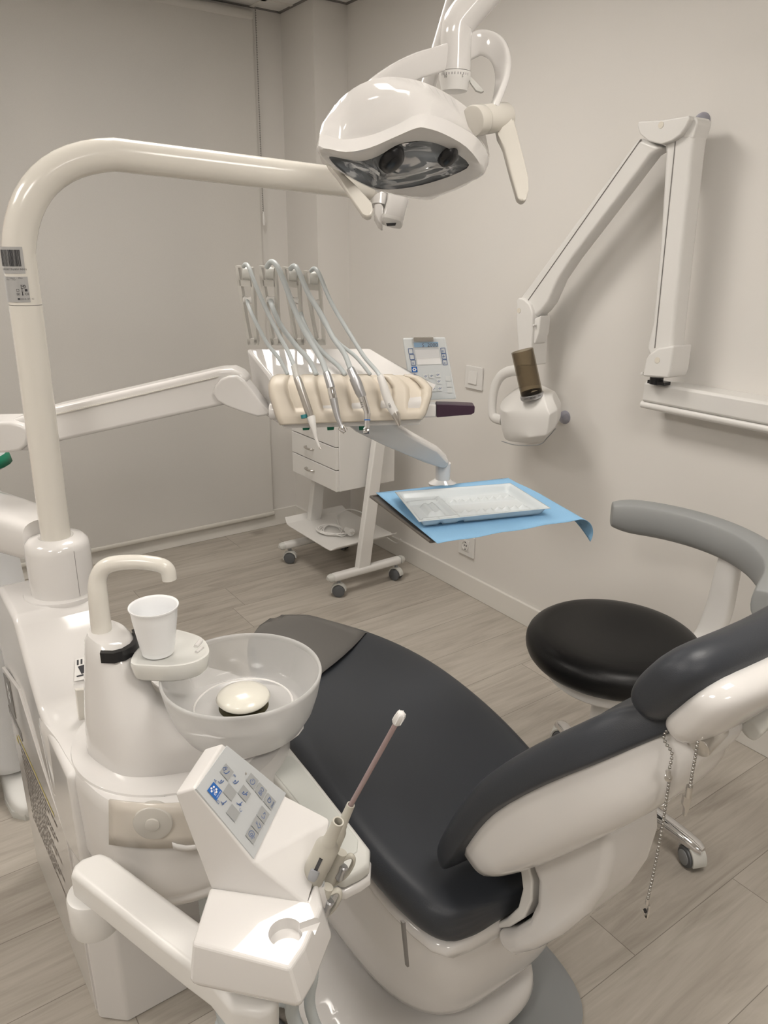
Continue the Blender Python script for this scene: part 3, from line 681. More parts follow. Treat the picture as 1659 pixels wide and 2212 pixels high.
mk('clip', join(cyl(p, p+dn*.016, .0038, n=12), prism([p+dn*.014-RT*.0042, p+dn*.028-RT*.0042, (p+q)/2+dn*.012-RT*.001, q-RT*.0006, q+RT*.0010, (p+q)/2+dn*.012+RT*.004, p+dn*.014+RT*.0042], FW*.006)), STEE, t)

# ================================================================== WATER UNIT CABINET
t = thing('dental_unit_cabinet', 'white glossy dental unit cabinet carrying the spittoon and lamp post beside the chair', 'dental unit', (.30, 1.42, 0))
# lower column with chamfered corners, then the stepped upper body
mk('cabinet_body', prism([(.168, 1.20, 0), (.212, 1.160, 0), (.335, 1.160, 0), (.43, 1.22, 0), (.43, 1.62, 0), (.36, 1.70, 0), (.158, 1.70, 0)], (0, 0, .47)), PLAS, t, bev=.006)
prof = [(1.70, .42), (1.745, .60), (1.690, .735), (1.60, .790), (1.445, .790), (1.425, .782), (1.400, .752), (1.35, .70), (1.30, .662), (1.24, .650), (1.10, .650), (1.10, .46), (1.2, .42)]
secs = []
for x, ins in ((.164, 0), (.176, -.0), (.40, 0), (.415, 0)):
    secs.append([(x+(.0 if x < .3 else -.10*max(0, (z-.5)/.29)), y, z) for y, z in prof])
mk('upper_body', loft([secs[0], secs[3]]), PLAS, t, bev=.012, seg=4, bang=24)
plan = [(.168, 1.32), (.168, 1.20), (.174, 1.10), (.190, 1.02), (.218, .965), (.262, .930), (.33, .915), (.41, .925), (.48, .965), (.525, 1.03), (.54, 1.12), (.52, 1.22), (.47, 1.30), (.40, 1.34), (.28, 1.345)]
pc = cr([(x, y, 0) for x, y in plan], 5, True); cen = V((.36, 1.12, 0))
def plan_ring(z, k_): return [cen+(p-cen)*k_+V((0, 0, z)) for p in pc]
mk('spittoon_base', loft([plan_ring(.455, .90), plan_ring(.462, .955), plan_ring(.476, .975), plan_ring(.480, .962), plan_ring(.486, .975), plan_ring(.50, .985), plan_ring(.628, 1.0), plan_ring(.642, .993), plan_ring(.651, .97), plan_ring(.652, .80)]), PLAS, t, sharp=60)
# swivel ring under the spittoon tower
tc_ = V((.345, 1.115, 0))
mk('swivel_ring', lathe([(.10, .645), (.168, .648), (.166, .655), (.155, .660), (.10, .661)], tc_, n=56), PLAS, t)
# translucent filter cover on the nose
def on_nose(px, py, off=.0): 
    # cylinder-like nose: march along the ray until the plan outline is met
    r = ray(px, py); best = None
    for i in range(400):
        s_ = .7+i*.002; p = EYE+r*s_
        ins_ = False; n_ = len(pc); j = n_-1
        for k_ in range(n_):
            a, b = pc[k_], pc[j]
            if (a.y > p.y) != (b.y > p.y) and p.x < (b.x-a.x)*(p.y-a.y)/(b.y-a.y)+a.x: ins_ = not ins_
            j = k_
        if ins_: best = p; break
    return best
def nose_patch(name, pts_px, mt, off, cols=14, rows=4):
    (tl, tr, br, bl) = pts_px; grid = []
    for r_ in range(rows+1):
        row = []
        for c in range(cols+1):
            u, v_ = c/cols, r_/rows
            px = lerp(lerp(tl[0], tr[0], u), lerp(bl[0], br[0], u), v_); py = lerp(lerp(tl[1], tr[1], u), lerp(bl[1], br[1], u), v_)+18*math.sin(PI*u)*.6
            p = on_nose(px, py); d = V((p.x-cen.x, p.y-cen.y, 0)).normalized(); row.append(p+d*off)
        grid.append(row)
    o = mk(name, loft(grid, False, False, closed=False), mt, t, sharp=180)
    s_ = o.modifiers.new('solid', 'SOLIDIFY'); s_.thickness = .003; s_.offset = -1
    return o
fcov = nose_patch('filter_cover', ((241, 1722), (470, 1718), (470, 1812), (242, 1818)), AMBER, .004)
p = on_nose(332, 1772); d = V((p.x-cen.x, p.y-cen.y, 0)).normalized()
mk('filter_cap', cyl(p-d*.010, p+d*.0085, .029, n=40, bev=.002), mat('cap_grey', (.52, .50, .46), .25), fcov)
mk('filter_knob', join(cyl(p, p+d*.0115, .011, n=24, bev=.001)), bpy.data.materials['cap_grey'], fcov)
def tpz(px, py): return at(px, py, z=.6528)
rg_ = (tpz(396, 1681)-tpz(344, 1697)).normalized(); up_ = V((-rg_.y, rg_.x, 0)); up_ = up_ if up_.y > 0 else -up_
text('warning_print', 'ATTENZIONE', tpz(366, 1688), rg_, up_, .0062, MGRY, fcov)
mk('warning_symbol', join(*[quadf([tpz(px+2.4*math.cos(a), py+2.2*math.sin(a)) for a in [k_*PI/5 for k_ in range(10)]]) for px, py in ((360, 1698), (367, 1697), (373, 1694), (380, 1691), (386, 1689), (391, 1686))]), MGRY, fcov, sharp=180)
tr_ = [tpz(361, 1706), tpz(370, 1715), tpz(354, 1721)]; tm_ = sum(tr_, V())/3
mk('hot_triangle', join(*[quadf([a, b, lerp(b, tm_, .16), lerp(a, tm_, .16)]) for a, b in zip(tr_, tr_[1:]+tr_[:1])], quadf([lerp(tm_, q, .3) for q in tr_])), MGRY, fcov, sharp=180)
# handle strip below the cover
nose_patch('cover_latch', ((372, 1812), (450, 1804), (450, 1815), (374, 1825)), PLAS, .006, 8, 2)
# inset side panel
def fx(y, o_=0): return .168-.02*(y-1.2)-.0035-o_
side = [(1.205, .02), (1.69, .02), (1.695, .40), (1.69, .56), (1.50, .60), (1.36, .50), (1.225, .43)]
mk('side_panel', loft([[(fx(y)+d_, y, z) for y, z in side] for d_ in (0, .007)]), mat('side_panel', (.64, .62, .60), .05), t, bev=.002)
pl_ = mk('logo_plate', loft([[(fx(y, o_), y, z) for y, z in ((1.675, .552), (1.675, .475), (1.60, .475), (1.60, .568))] for o_ in (-.001, .0015)]), mat('plate_dark', (.22, .21, .20), .3, metal=.4), t)
fl = [quadf([(fx(1.637, .0018), 1.637+.016*math.cos(q)+.008*math.cos(a), .522+.016*math.sin(q)+.008*math.sin(a)) for a in [k_*PI/6 for k_ in range(12)]]) for q in [PI/2+k_*2*PI/5 for k_ in range(5)]]
mk('logo_mark', join(*fl), WHIT, pl_, sharp=180)
pl_ = mk('name_plate', loft([[(fx(y, o_), y, z) for y, z in ((1.69, .462), (1.69, .440), (1.56, .440), (1.56, .462))] for o_ in (-.001, .0012)]), bpy.data.materials['plate_dark'], t)
text('name_print', 'STERN WEBER', (fx(1.625, .0014), 1.625, .451), (.02, -1, 0), (0, 0, 1), .014, WHIT, pl_)
mk('warning_stripe', quadf([(fx(y, .0005), y, z) for y, z in ((1.62, .424), (1.62, .417), (1.31, .417), (1.31, .424))]), YELL, t, sharp=180)
lines = []
for i in range(13):
    z = .405-.0165*i; L_ = .30-.05*((i*7) % 3); x_ = 1.615
    while x_ > 1.615-L_:
        w_ = random.uniform(.008, .024); lines.append(quadf([(fx(y, .0006), y, z_) for y, z_ in ((x_, z), (x_, z-.006), (x_-w_, z-.006), (x_-w_, z))])); x_ -= w_+.004
mk('warning_lines', join(*lines), mat('faded_print', (.17, .14, .12), .6), t, sharp=180)
mk('warning_sign', join(*[quadf([(fx(y, .0006), y, z_) for y, z_ in ((y0_, z0_), (y0_-.012, z0_-.02), (y0_+.012, z0_-.02))]) for y0_, z0_ in ((1.64, .41), (1.30, .20))]), YELL, t, sharp=180)
# warning sticker and paper tag on the rear slope
def sl(px, py, o_=.0008): return On(px, py, (0, 1.40, .7535+o_), (0, -.9, 1))
ws = mk('warning_sticker', quadf([sl(*q) for q in ((163, 1424), (188, 1418), (188, 1466), (160, 1472))]), PLAM, t)
mk('sticker_print', join(*[quadf([sl(*q, .0014) for q in qq]) for qq in (((168, 1440), (186, 1434), (186, 1452), (176, 1456)), ((166, 1426), (170, 1425), (170, 1436), (166, 1437)), ((174, 1424), (178, 1423), (178, 1434), (174, 1435)), ((165, 1460), (180, 1456), (181, 1459), (166, 1463)))]), INK, ws, sharp=180)
# post socket
PXY = V((.272, 1.505, 0)); LEAN = V((.013, 0, 1)).normalized()
mk('post_socket', lathe([(.055, .785), (.0605, .787), (.0605, .885), (.058, .897), (.050, .905), (.033, .908), (.030, .906)], PXY, n=56), PLAS, t)
mk('socket_plinth', lathe([(.074, .78), (.076, .788), (.074, .793), (.058, .794)], PXY, n=56), PLAS, t)
mk('socket_seam', prism([PXY+V((.0605*math.cos(q), .0605*math.sin(q), .79)) for q in (-1.28, -1.27)]+[PXY+V((.0607*math.cos(q), .0607*math.sin(q), .89)) for q in (-1.27, -1.28)], V((math.cos(-1.275), math.sin(-1.275), 0))*.0004), GASK, t)
mk('side_tab', prism([at(px, py, y=1.24) for px, py in ((164, 1492), (186, 1490), (190, 1558), (172, 1562))], (0, .01, 0)), PLAW, t, bev=.0015)

# ================================================================== LAMP POST
lp = thing('lamp_post', 'bent white tube post rising from the dental unit and arching to the lamp', 'lamp post', PXY+V((0, 0, .90)))
ZT = 1.612; base = PXY+V((0, 0, .90)); top = base+LEAN*((ZT-.90)/LEAN.z)
tip = Q(800, 401, 1.56)
hd_ = (tip-top); hd_ = hd_.normalized(); R_ = .175; RP = .0278
seam = base+LEAN*.449
path = [seam, top-LEAN*R_]
a0_, b0_ = top-LEAN*R_, top+hd_*R_
for i in range(1, 12):
    u = i/12; path.append((1-u)**2*a0_+2*u*(1-u)*(top*.75+.25*(a0_+b0_)/2)+u*u*b0_)
path += [b0_, lerp(b0_, tip, .5), tip]
mk('upper_tube', tube(path, RP, n=28, smooth=False), PLAW, lp, sharp=60)
mk('lower_tube', cyl(base-LEAN*.02, seam-LEAN*.0012, RP, n=32), PLAW, lp)
mk('tube_seam', cyl(seam-LEAN*.0012, seam, RP-.0007, n=32), GASK, lp)
mk('tube_end', loft([ring(tip+hd_*o_, *frame(hd_), RP*k_, RP*k_, 28) for o_, k_ in ((0, 1), (.012, .97), (.022, .8), (.027, .45))]), PLAW, lp, sharp=180)
def wrap(h, a_, off=.0): # point on the post surface
    c_ = base+LEAN*h; return c_+V((math.cos(a_), math.sin(a_), 0))*(RP+.0007+off)
def sticker(name, h0, h1, a0_, a1_, mt, off=0, par=lp):
    n_ = 8; g_ = [[wrap(h, lerp(a0_, a1_, i/n_), off) for i in range(n_+1)] for h in (h0, h1)]
    return mk(name, loft(g_, False, False, closed=False), mt, par, sharp=180)
facing = math.atan2(-1.505, -.272)          # towards the room's viewer side
def aof(px, h): # angle on the post seen at this image column offset (-1..1)
    return facing+math.asin(max(-1, min(1, px)))
st1 = sticker('label_sticker', .502, .546, aof(-.99, 0)-.5, aof(.22, 0), LABEL)
st2 = sticker('label_sticker', .454, .497, aof(-.99, 0)-.5, aof(.30, 0), LABEL)
u_ = -1.0; bars = []
while u_ < .02:
    w_ = random.choice((.012, .02, .035)); a_, b_ = aof(u_, 0), aof(min(u_+w_, .05), 0)
    bars.append(quadf([wrap(.514, a_, .0004), wrap(.514, b_, .0004), wrap(.541, b_, .0004), wrap(.541, a_, .0004)])); u_ += w_+random.choice((.012, .02))
mk('barcode', join(*bars), INK, st1, sharp=180)
def post_text(s, h, u0, size, par):
    out = []; a_ = aof(u0, 0)
    for ch_ in s:
        c_ = wrap(h, a_, .0004); n_ = V((math.cos(a_), math.sin(a_), 0)); r_ = V((-n_.y, n_.x, 0))
        if ch_ != ' ': out.append(text(None, ch_, c_, r_, (0, 0, 1), size, INK, None, off=.0003))
        a_ += size*.62/RP
    mk('label_print', join(*out), INK, par, sharp=180)
HM = lambda h: .454+(h-.395)*.443
post_text('EUR0202T5L0019005', .509, -.97, .0045, st1)
post_text('VIA PIEMONTE - IMOLA', .4945, -.85, .0024, st2); post_text('40026 - ITALY', .4918, -.85, .0024, st2)
post_text('MD', HM(.455), -.04, .0055, st2); post_text('CE', HM(.4265), .10, .0055, st2); post_text('2024-07-02', HM(.408), -.22, .0036, st2)
icons = []
def pq(u, h, w, hh):
    h = HM(h); w *= .5; hh *= .5
    a_, b_ = aof(u, 0)-w/2/RP, aof(u, 0)+w/2/RP; return quadf([wrap(h-hh/2, a_, .0004), wrap(h-hh/2, b_, .0004), wrap(h+hh/2, b_, .0004), wrap(h+hh/2, a_, .0004)])
def pframe(u, h, s_, th=.0009):
    return join(pq(u, h+s_/2, s_, th), pq(u, h-s_/2, s_, th), pq(u-s_/4/RP, h, th, s_), pq(u+s_/4/RP, h, th, s_))
icons += [pframe(-.33, .441, .0075), pframe(-.33, .4265, .0075), pq(-.33, .4265, .003, .003), pq(-.09, .441, .0065, .001), pq(-.09, .4375, .004, .001), pq(-.09, .4445, .004, .001), pq(-.09, .435, .0065, .001), pq(-.09, .447, .0065, .001),
          pq(-.09, .428, .0022, .006), pq(-.09, .4325, .0025, .0025), pq(-.11, .4235, .0015, .004), pq(-.06, .4235, .0015, .004), pq(-.33, .4085, .007, .006), pq(.13, .441, .008, .008)]
mk('label_icon', join(*icons), INK, st2, sharp=180)
pf = pframe(-.02, .455, .0125); mk('label_frame', pf, INK, st2, sharp=180)

# ================================================================== SPITTOON
t = thing('spittoon_stand', 'white spittoon tower with curved water spout and cup shelf', 'spittoon', (.30, 1.06, .66))
# body rises from a foot that sweeps out under the bowl
TW = [(.660, [(.206, 1.140), (.212, 1.090), (.232, 1.040), (.268, 1.010), (.33, .985), (.40, .968), (.47, .962), (.53, .985), (.55, 1.05), (.52, 1.11), (.45, 1.14), (.38, 1.16), (.31, 1.18), (.245, 1.185)]),
      (.695, [(.208, 1.142), (.214, 1.090), (.234, 1.040), (.270, 1.012), (.33, .988), (.40, .972), (.47, .968), (.525, .990), (.545, 1.05), (.515, 1.10), (.45, 1.13), (.38, 1.15), (.31, 1.18), (.247, 1.185)]),
      (.705, [(.209, 1.142), (.215, 1.090), (.235, 1.042), (.271, 1.015), (.325, .993), (.38, .982), (.42, .990), (.44, 1.01), (.445, 1.05), (.43, 1.09), (.40, 1.115), (.36, 1.14), (.305, 1.18), (.248, 1.185)]),
      (.725, [(.210, 1.142), (.216, 1.090), (.236, 1.044), (.270, 1.020), (.305, 1.010), (.330, 1.015), (.345, 1.03), (.352, 1.05), (.352, 1.075), (.348, 1.10), (.338, 1.125), (.325, 1.15), (.295, 1.182), (.250, 1.186)]),
      (.765, [(.214, 1.142), (.219, 1.092), (.237, 1.051), (.264, 1.032), (.285, 1.030), (.297, 1.036), (.304, 1.05), (.308, 1.07), (.310, 1.09), (.310, 1.115), (.308, 1.135), (.300, 1.155), (.283, 1.185), (.252, 1.188)]),
      (.815, [(.222, 1.142), (.223, 1.094), (.235, 1.064), (.256, 1.051), (.272, 1.051), (.284, 1.060), (.292, 1.072), (.297, 1.09), (.300, 1.11), (.300, 1.13), (.298, 1.148), (.292, 1.164), (.278, 1.186), (.254, 1.190)]),
      (.846, [(.226, 1.142), (.227, 1.100), (.236, 1.073), (.254, 1.060), (.268, 1.061), (.280, 1.070), (.289, 1.080), (.294, 1.095), (.297, 1.112), (.297, 1.13), (.295, 1.146), (.289, 1.162), (.276, 1.184), (.255, 1.188)]),
      (.857, [(.232, 1.142), (.233, 1.108), (.240, 1.085), (.255, 1.073), (.266, 1.074), (.275, 1.080), (.282, 1.090), (.286, 1.102), (.288, 1.116), (.288, 1.13), (.286, 1.143), (.281, 1.157), (.270, 1.175), (.256, 1.180)])]
TW = [(z, [(x+.004, y+.020) for x, y in pl_] if z > .80 else [(x+.002, y+.008) for x, y in pl_] if z > .75 else pl_) for z, pl_ in TW]
mk('tower', loft([cr([(x, y, z) for x, y in pl_], 3, True) for z, pl_ in TW]), PLAS, t, sharp=50)
sp = V((.258, 1.160, .851))
mk('spout', tube([sp, sp+V((.001, .001, .06)), V((.264, 1.163, .948)), V((.280, 1.153, .969)), V((.315, 1.130, .974)), V((.344, 1.110, .970)), V((.356, 1.102, .961)), V((.358, 1.101, .944))],
   [.0165, .0155, .0140, .0128, .0118, .0120, .0122, .0118], n=20, k=8), PLAW, t)
# black sensor window and cup shelf
so = [(.236, 1.0905), (.252, 1.0785), (.268, 1.0775), (.285, 1.0865), (.2955, 1.0985), (.303, 1.117), (.305, 1.136)]
mk('sensor_window', loft([[(x+dx*.0035, y+dy*.0035, z) for (x, y), (dx, dy) in zip(so, ((-.4, -.9), (-.2, -1), (.2, -1), (.5, -.85), (.8, -.6), (.95, -.3), (1, 0)))] for z in (.838, .8395, .854, .8555)]+[[(x-dx*.006, y-dy*.006, z) for (x, y), (dx, dy) in zip(so, ((-.4, -.9), (-.2, -1), (.2, -1), (.5, -.85), (.8, -.6), (.95, -.3), (1, 0)))] for z in (.8555, .838)], False, False, closed=False), BLCK, t, sharp=50)
plan = [(.270, 1.055), (.290, 1.030), (.320, 1.008), (.352, 1.000), (.378, 1.010), (.390, 1.035), (.392, 1.070), (.380, 1.100), (.360, 1.130), (.335, 1.145), (.305, 1.140), (.295, 1.10)]
pr = cr([(x, y, 0) for x, y in plan], 4, True); c_ = V((.335, 1.072, 0))
mk('cup_shelf', loft([[c_+(p-c_)*k_+V((0, 0, z)) for p in pr] for z, k_ in ((.812, .88), (.816, .93), (.838, 1.0), (.8425, .985), (.843, .93), (.8415, .90))]), PGRY if False else mat('shelf_white', (.70, .70, .67), .2), t, sharp=60)
mk('shelf_rib', join(tube([(.372, 1.045, .8425), (.387, 1.060, .8425)], .004, n=10, smooth=False), tube([(.366, 1.028, .8425), (.380, 1.038, .8425)], .003, n=10, smooth=False)), PLAS, t)

bc = V((.422, .985, 0))
t2 = thing('glass_bowl', 'frosted glass spittoon bowl resting on the white spittoon stand', 'bowl', bc+V((0, 0, .70)))
prof = [(.05, .703), (.080, .706), (.098, .720), (.112, .745), (.121, .775), (.1265, .803)]
mk('outer_bowl', lathe(prof, bc, n=72, cap1=False), FROST, t2, sharp=180)
mk('rim', lathe([(.1265, .803), (.1275, .807), (.1262, .811), (.1235, .811), (.1222, .807), (.1222, .803)], bc, n=72, cap0=False, cap1=False), FROST, t2, sharp=180)
mk('inner_bowl', lathe([(.02, .744), (.050, .744), (.075, .748), (.092, .752), (.098, .757), (.110, .775), (.118, .795), (.1222, .803)], bc, n=72, cap1=False), glassy('inner_glass', (.72, .715, .71), .25, .12), t2, sharp=180)
mk('rinse_ring', lathe([(.077, .7485), (.0785, .7495), (.080, .7495)], bc, n=60, cap0=False, cap1=False), PLAM, t2)
mk('drain_hole', lathe([(.001, .7455), (.036, .7455), (.040, .7465)], bc, n=40, cap1=False), mat('drain_dark', (.07, .06, .03), .25), t2)
t3 = thing('drain_cover', 'cream oval drain cover standing in the glass spittoon bowl', 'drain cover', bc+V((0, 0, .747)))
mk('dome', lathe([(.001, .752), (.024, .753), (.039, .757), (.0435, .763), (.040, .769), (.028, .7750), (.013, .778), (.001, .7785)], bc, n=48), mat('cream_plastic', (.78, .76, .68), .15), t3, sharp=180)
mk('foot', join(*[cyl(bc+V((.02*math.cos(q), .02*math.sin(q), .7458)), bc+V((.02*math.cos(q), .02*math.sin(q), .756)), .0022, n=8) for q in (.4, 2.5, 4.6)]), PLAM, t3)

cc_ = V((.3165, 1.062, 0))
t4 = thing('plastic_cup', 'ribbed white disposable plastic cup under the water spout', 'cup', cc_+V((0, 0, .8435)))
pr = [(.022, .8440), (.0225, .8436), (.0245, .8440), (.0255, .851)]
for i in range(15): pr += [(.0262+.00052*i, .853+.0034*i), (.0268+.00052*i, .8547+.0034*i)]
pr += [(.0345, .908), (.0355, .918), (.0372, .9215), (.0382, .9235), (.0380, .9252), (.0367, .9252), (.0350, .922), (.0335, .915), (.0325, .908)]
for i in reversed(range(15)): pr += [(.0257+.00052*i, .8547+.0034*i), (.0251+.00052*i, .853+.0034*i)]
pr += [(.0238, .8465), (.001, .846)]
mk('cup_body', lathe(pr, cc_, n=56), CUPM, t4, sharp=70)

# ================================================================== ASSISTANT CONSOLE
t = thing('assistant_console', 'white assistant console with blue logo keypad on a swinging arm in the foreground', 'console', (.15, .955, .45))
AZ = .600
PX = [(152, 1884), (158, 1866), (176, 1851), (217, 1836), (240, 1846), (420, 1979), (520, 2050), (600, 2110), (600, 2175), (560, 2190), (500, 2180), (450, 2118), (388, 2072)]
ap = [at(px, py, z=AZ) for px, py in PX]
mk('console_arm', prism(ap, (0, 0, -.05)), PLAM, t, bev=.010, seg=4, bang=50)
pv = V((.150, .950, 0))
mk('arm_pivot', cyl(pv+V((0, 0, .485)), pv+V((0, 0, .552)), .036, n=40, bev=.006), PLAM, t)
mk('arm_bracket', tube([pv+V((0, 0, .49)), V((.19, 1.02, .44)), V((.24, 1.13, .42)), V((.26, 1.19, .42))], .022, n=16), PLAM, t)
e2 = V((.72, .694, 0)).normalized(); P0 = Q(420, 1720, .9)
def pe(px, py): return On(px, py, P0, e2)
A1, A, B_, C_, D_ = pe(377, 1714), pe(419, 1702), pe(548, 1863), pe(665, 1945), pe(455, 1917)
D_.z = C_.z = .688
Ls = (.088, .088, .122, .098, .098)
front = [A1, A, B_, C_, D_]; rear = [p+e2*l for p, l in zip(front, Ls)]
rear[3] = On(717, 1770, P0+e2*.108, e2)
n = 5
fs = [tuple(range(n)), tuple(range(2*n-1, n-1, -1))]+[(i, i+n, (i+1) % n+n, (i+1) % n) for i in range(n)]
mk('keypad_housing', (front+rear, [(0, 1, 2), (0, 2, 4), (2, 3, 4), (5, 7, 6), (5, 9, 7), (7, 9, 8)]+[(i, i+n, (i+1) % n+n) for i in range(n)]+[(i, (i+1) % n+n, (i+1) % n) for i in range(n)]), PLAS, t, bev=.0035, bang=12)
# lower tray block
TZ = .693
tp = [V((*p.xy, TZ)) for p in (at(454, 1915, z=TZ), at(664, 1945, z=TZ), at(668, 1929, z=TZ)+e2*.03, at(681, 1972, z=TZ)+V((.012, .004, 0)), at(658, 2045, z=TZ), at(625, 2093, z=TZ), at(415, 2037, z=TZ))]
lift = [(.0, 0), (0, 0), (0, 0), (.010, -.006), (.006, -.010), (.006, -.012), (-.010, -.006)]
bt = [p+V((dx, dy, -.048)) for p, (dx, dy) in zip(tp, lift)]
bt2 = [lerp(p, sum(bt, V())/7, .10)-V((0, 0, .012)) for p in bt]
o = mk('tray_block', loft([tp, bt, bt2]), PLAS, t, bev=.004, bang=25)
cp_ = at(617, 2014, z=TZ)
cut(o, lathe([(.0195, -.016), (.0205, .01)], cp_, n=40))
cut(o, prism([cp_+V((.0, -.007, -.010)), cp_+V((.05, -.02, -.010)), cp_+V((.05, -.004, -.010)), cp_+V((.0, .006, -.010))], (0, 0, .03)))
# keypad glass and markings on the sloping face
kn = ((B_-A).cross(e2)).normalized()
if kn.z < 0: kn = -kn
k3 = (A+B_+rear[1]+rear[2])/4
def kp(zx, zy, off=0): return On(300+zx/3.318, 1480+zy/3.318, k3+kn*(.0022+off), kn)+kn*0
def poly(name, pts, m_, par, off): return mk(name, quadf([kp(x, y, off) for x, y in pts]), m_, par, sharp=180)
gl = [kp(x, y, -.0008) for x, y in ((632, 432), (1055, 775), (825, 1242), (412, 742))]
kg = mk('keypad', prism(gl, kn*-.004), KEYG, t)
B1 = [[(625, 560), (680, 622), (640, 688), (580, 620)], [(645, 700), (702, 768), (665, 833), (603, 765)], [(750, 712), (805, 778), (768, 840), (708, 772)], [(668, 850), (725, 915), (688, 982), (625, 912)],
      [(803, 627), (860, 685), (825, 750), (768, 682)], [(865, 695), (920, 755), (885, 825), (832, 758)], [(925, 770), (985, 835), (950, 900), (893, 833)],
      [(882, 862), (938, 925), (900, 995), (845, 930)], [(840, 935), (897, 1000), (858, 1065), (803, 1000)], [(800, 1005), (858, 1072), (822, 1143), (763, 1075)]]
for q in B1: poly('button', q, KEYB, kg, .0003)
lg = poly('logo', [(535, 692), (597, 760), (555, 830), (490, 755)], BLUE, kg, .0003)
ke2 = (kp(1055, 775)-kp(825, 1242)).normalized(); ke1 = (kp(412, 742)-kp(825, 1242)).normalized(); ke1 = (ke1-ke2*ke1.dot(ke2)).normalized()
def kdisc(zx, zy, r, off): c_ = kp(zx, zy, off); return [c_+ke2*r*math.cos(q)+ke1*r*math.sin(q) for q in [i*PI/8 for i in range(16)]]
def kz(X, Y, o_=.0006): return kp((120+X/4.327)*3.318, (120+Y/4.327)*3.318, o_)
def ring_(c_, r, w_=.0005, n_=18): return join(*[quadf([c_+(ke2*math.cos(a)+ke1*math.sin(a))*r for a in (2*PI*i/n_, 2*PI*(i+1)/n_)]+[c_+(ke2*math.cos(a)+ke1*math.sin(a))*(r-w_) for a in (2*PI*(i+1)/n_, 2*PI*i/n_)]) for i in range(n_)])
pet = [quadf([kz(X+9.5*math.cos(a), Y+11*math.sin(a)) for a in [i*PI/8 for i in range(16)]]) for X, Y in ((181, 432), (159, 446), (205, 455), (161, 473), (206, 478))]
pet += [ring_(kz(184, 465), .0013, .0004), ring_(kz(194, 497), .0019, .0007)]
mk('logo_flower', join(*pet), WHIT, kg, sharp=180)
def ktext(s, zx, zy, size, m_=NAVY, up=None, rt=None): text('key_print', s, kp(zx, zy, .0003), rt or ke2, up or ke1, size, m_, kg, off=.0002)
ktext('STERN WEBER', 572, 783, .0019, WHIT)
for s, x, y in (('A', 548, 686), ('B', 687, 649), ('C', 730, 897), ('D', 568, 838)): ktext(s, x, y, .0065)
ktext('BIO', 878, 762, .0085); ktext('SANA', 958, 858, .0045)
def kline(pts, w_=.0008):
    P = [kp(x, y, .0005) for x, y in pts]; out = []
    for a, b in zip(P, P[1:]):
        d = (b-a).normalized(); s_ = kn.cross(d)*w_/2; out.append(quadf([a-s_, a+s_, b+s_, b-s_]))
    return join(*out)
def arc_(cx, cy, r, a0_, a1_, n_=12): return [(cx+r*math.cos(lerp(a0_, a1_, i/n_)), cy+r*1.15*math.sin(lerp(a0_, a1_, i/n_))) for i in range(n_+1)]
def chair_ic(cx, cy, k_=1): return kline([(cx-20*k_, cy-4*k_), (cx-8*k_, cy+9*k_), (cx+8*k_, cy+4*k_), (cx+22*k_, cy-10*k_)], .0011)
def tri(cx, cy, s_, up=1): return quadf([kp(cx-s_, cy+s_*up, .0005), kp(cx+s_, cy+s_*.4*up, .0005), kp(cx, cy-s_*up, .0005)])
ic = [chair_ic(588, 694), tri(590, 684, 9), chair_ic(694, 696), tri(690, 686, 9), chair_ic(608, 838), tri(603, 852, 9), chair_ic(720, 846), tri(728, 858, 9), chair_ic(628, 626), chair_ic(758, 775), tri(750, 766, 8), tri(770, 786, 8, -1),
      kline(arc_(815, 692, 17, -1.1, 4.2)), kline([(818, 668), (815, 690)]), kline(arc_(612, 600, 9, 0, 6.3)), kline([(622, 585), (634, 590), (628, 605), (618, 600), (622, 585)]),
      kline(arc_(935, 828, 12, 0, 6.3)), kline([(928, 818), (938, 800), (946, 820)]), kline([(880, 935), (882, 950), (898, 955), (902, 935)]), kline([(890, 925), (905, 912), (906, 930)]),
      kline([(838, 985), (850, 1000), (845, 975)]), kline([(852, 1005), (855, 1025), (872, 1020), (872, 1000)]), kline([(862, 985), (866, 1005)]),
      kline(arc_(808, 1066, 20, 0, 6.3)), kline(arc_(808, 1070, 8, 0, 6.3)), kline([(806, 1095), (806, 1106)]), kline([(816, 1092), (816, 1103)]), kline([(826, 1086), (826, 1098)])]
mk('key_icon', join(*ic), NAVY, kg, sharp=180)
mk('indicator', quadf(kdisc(768, 633, .0016, .0005)), STEE, kg, sharp=180)
# handpiece holder on the right flank
hb = Q(672, 1890, .955)
mk('handpiece_holder', tube([Q(652, 1905, .955), Q(672, 1915, .965), Q(688, 1935, .975), Q(700, 1955, .985)], [.012, .016, .015, .010], n=18, flat=1.2), PLAS, t)

def suction(name, label, top, bot, rt_, rb, d):
    t_ = thing(name, label, 'suction handpiece', bot, group=None); ax_ = (top-bot).normalized(); L_ = (top-bot).length
    mk('handle', lathe([(rb*.86, 0), (rb, .006), (rb*1.04, L_*.35), (rb*1.0, L_*.60), (rt_*1.12, L_*.66), (rt_*1.12, L_*.67)], bot, axis=ax_, n=36), GBEI, t_, sharp=60)
    mk('nozzle', lathe([(rt_*1.12, L_*.665), (rt_*1.10, L_*.70), (rt_*1.0, L_*.71), (rt_*.86, L_*.985), (rt_*.84, L_), (rt_*.62, L_), (rt_*.60, L_*.80)], bot, axis=ax_, n=36, cap1=True), GBEI, t_, sharp=50)
    return t_, ax_, L_
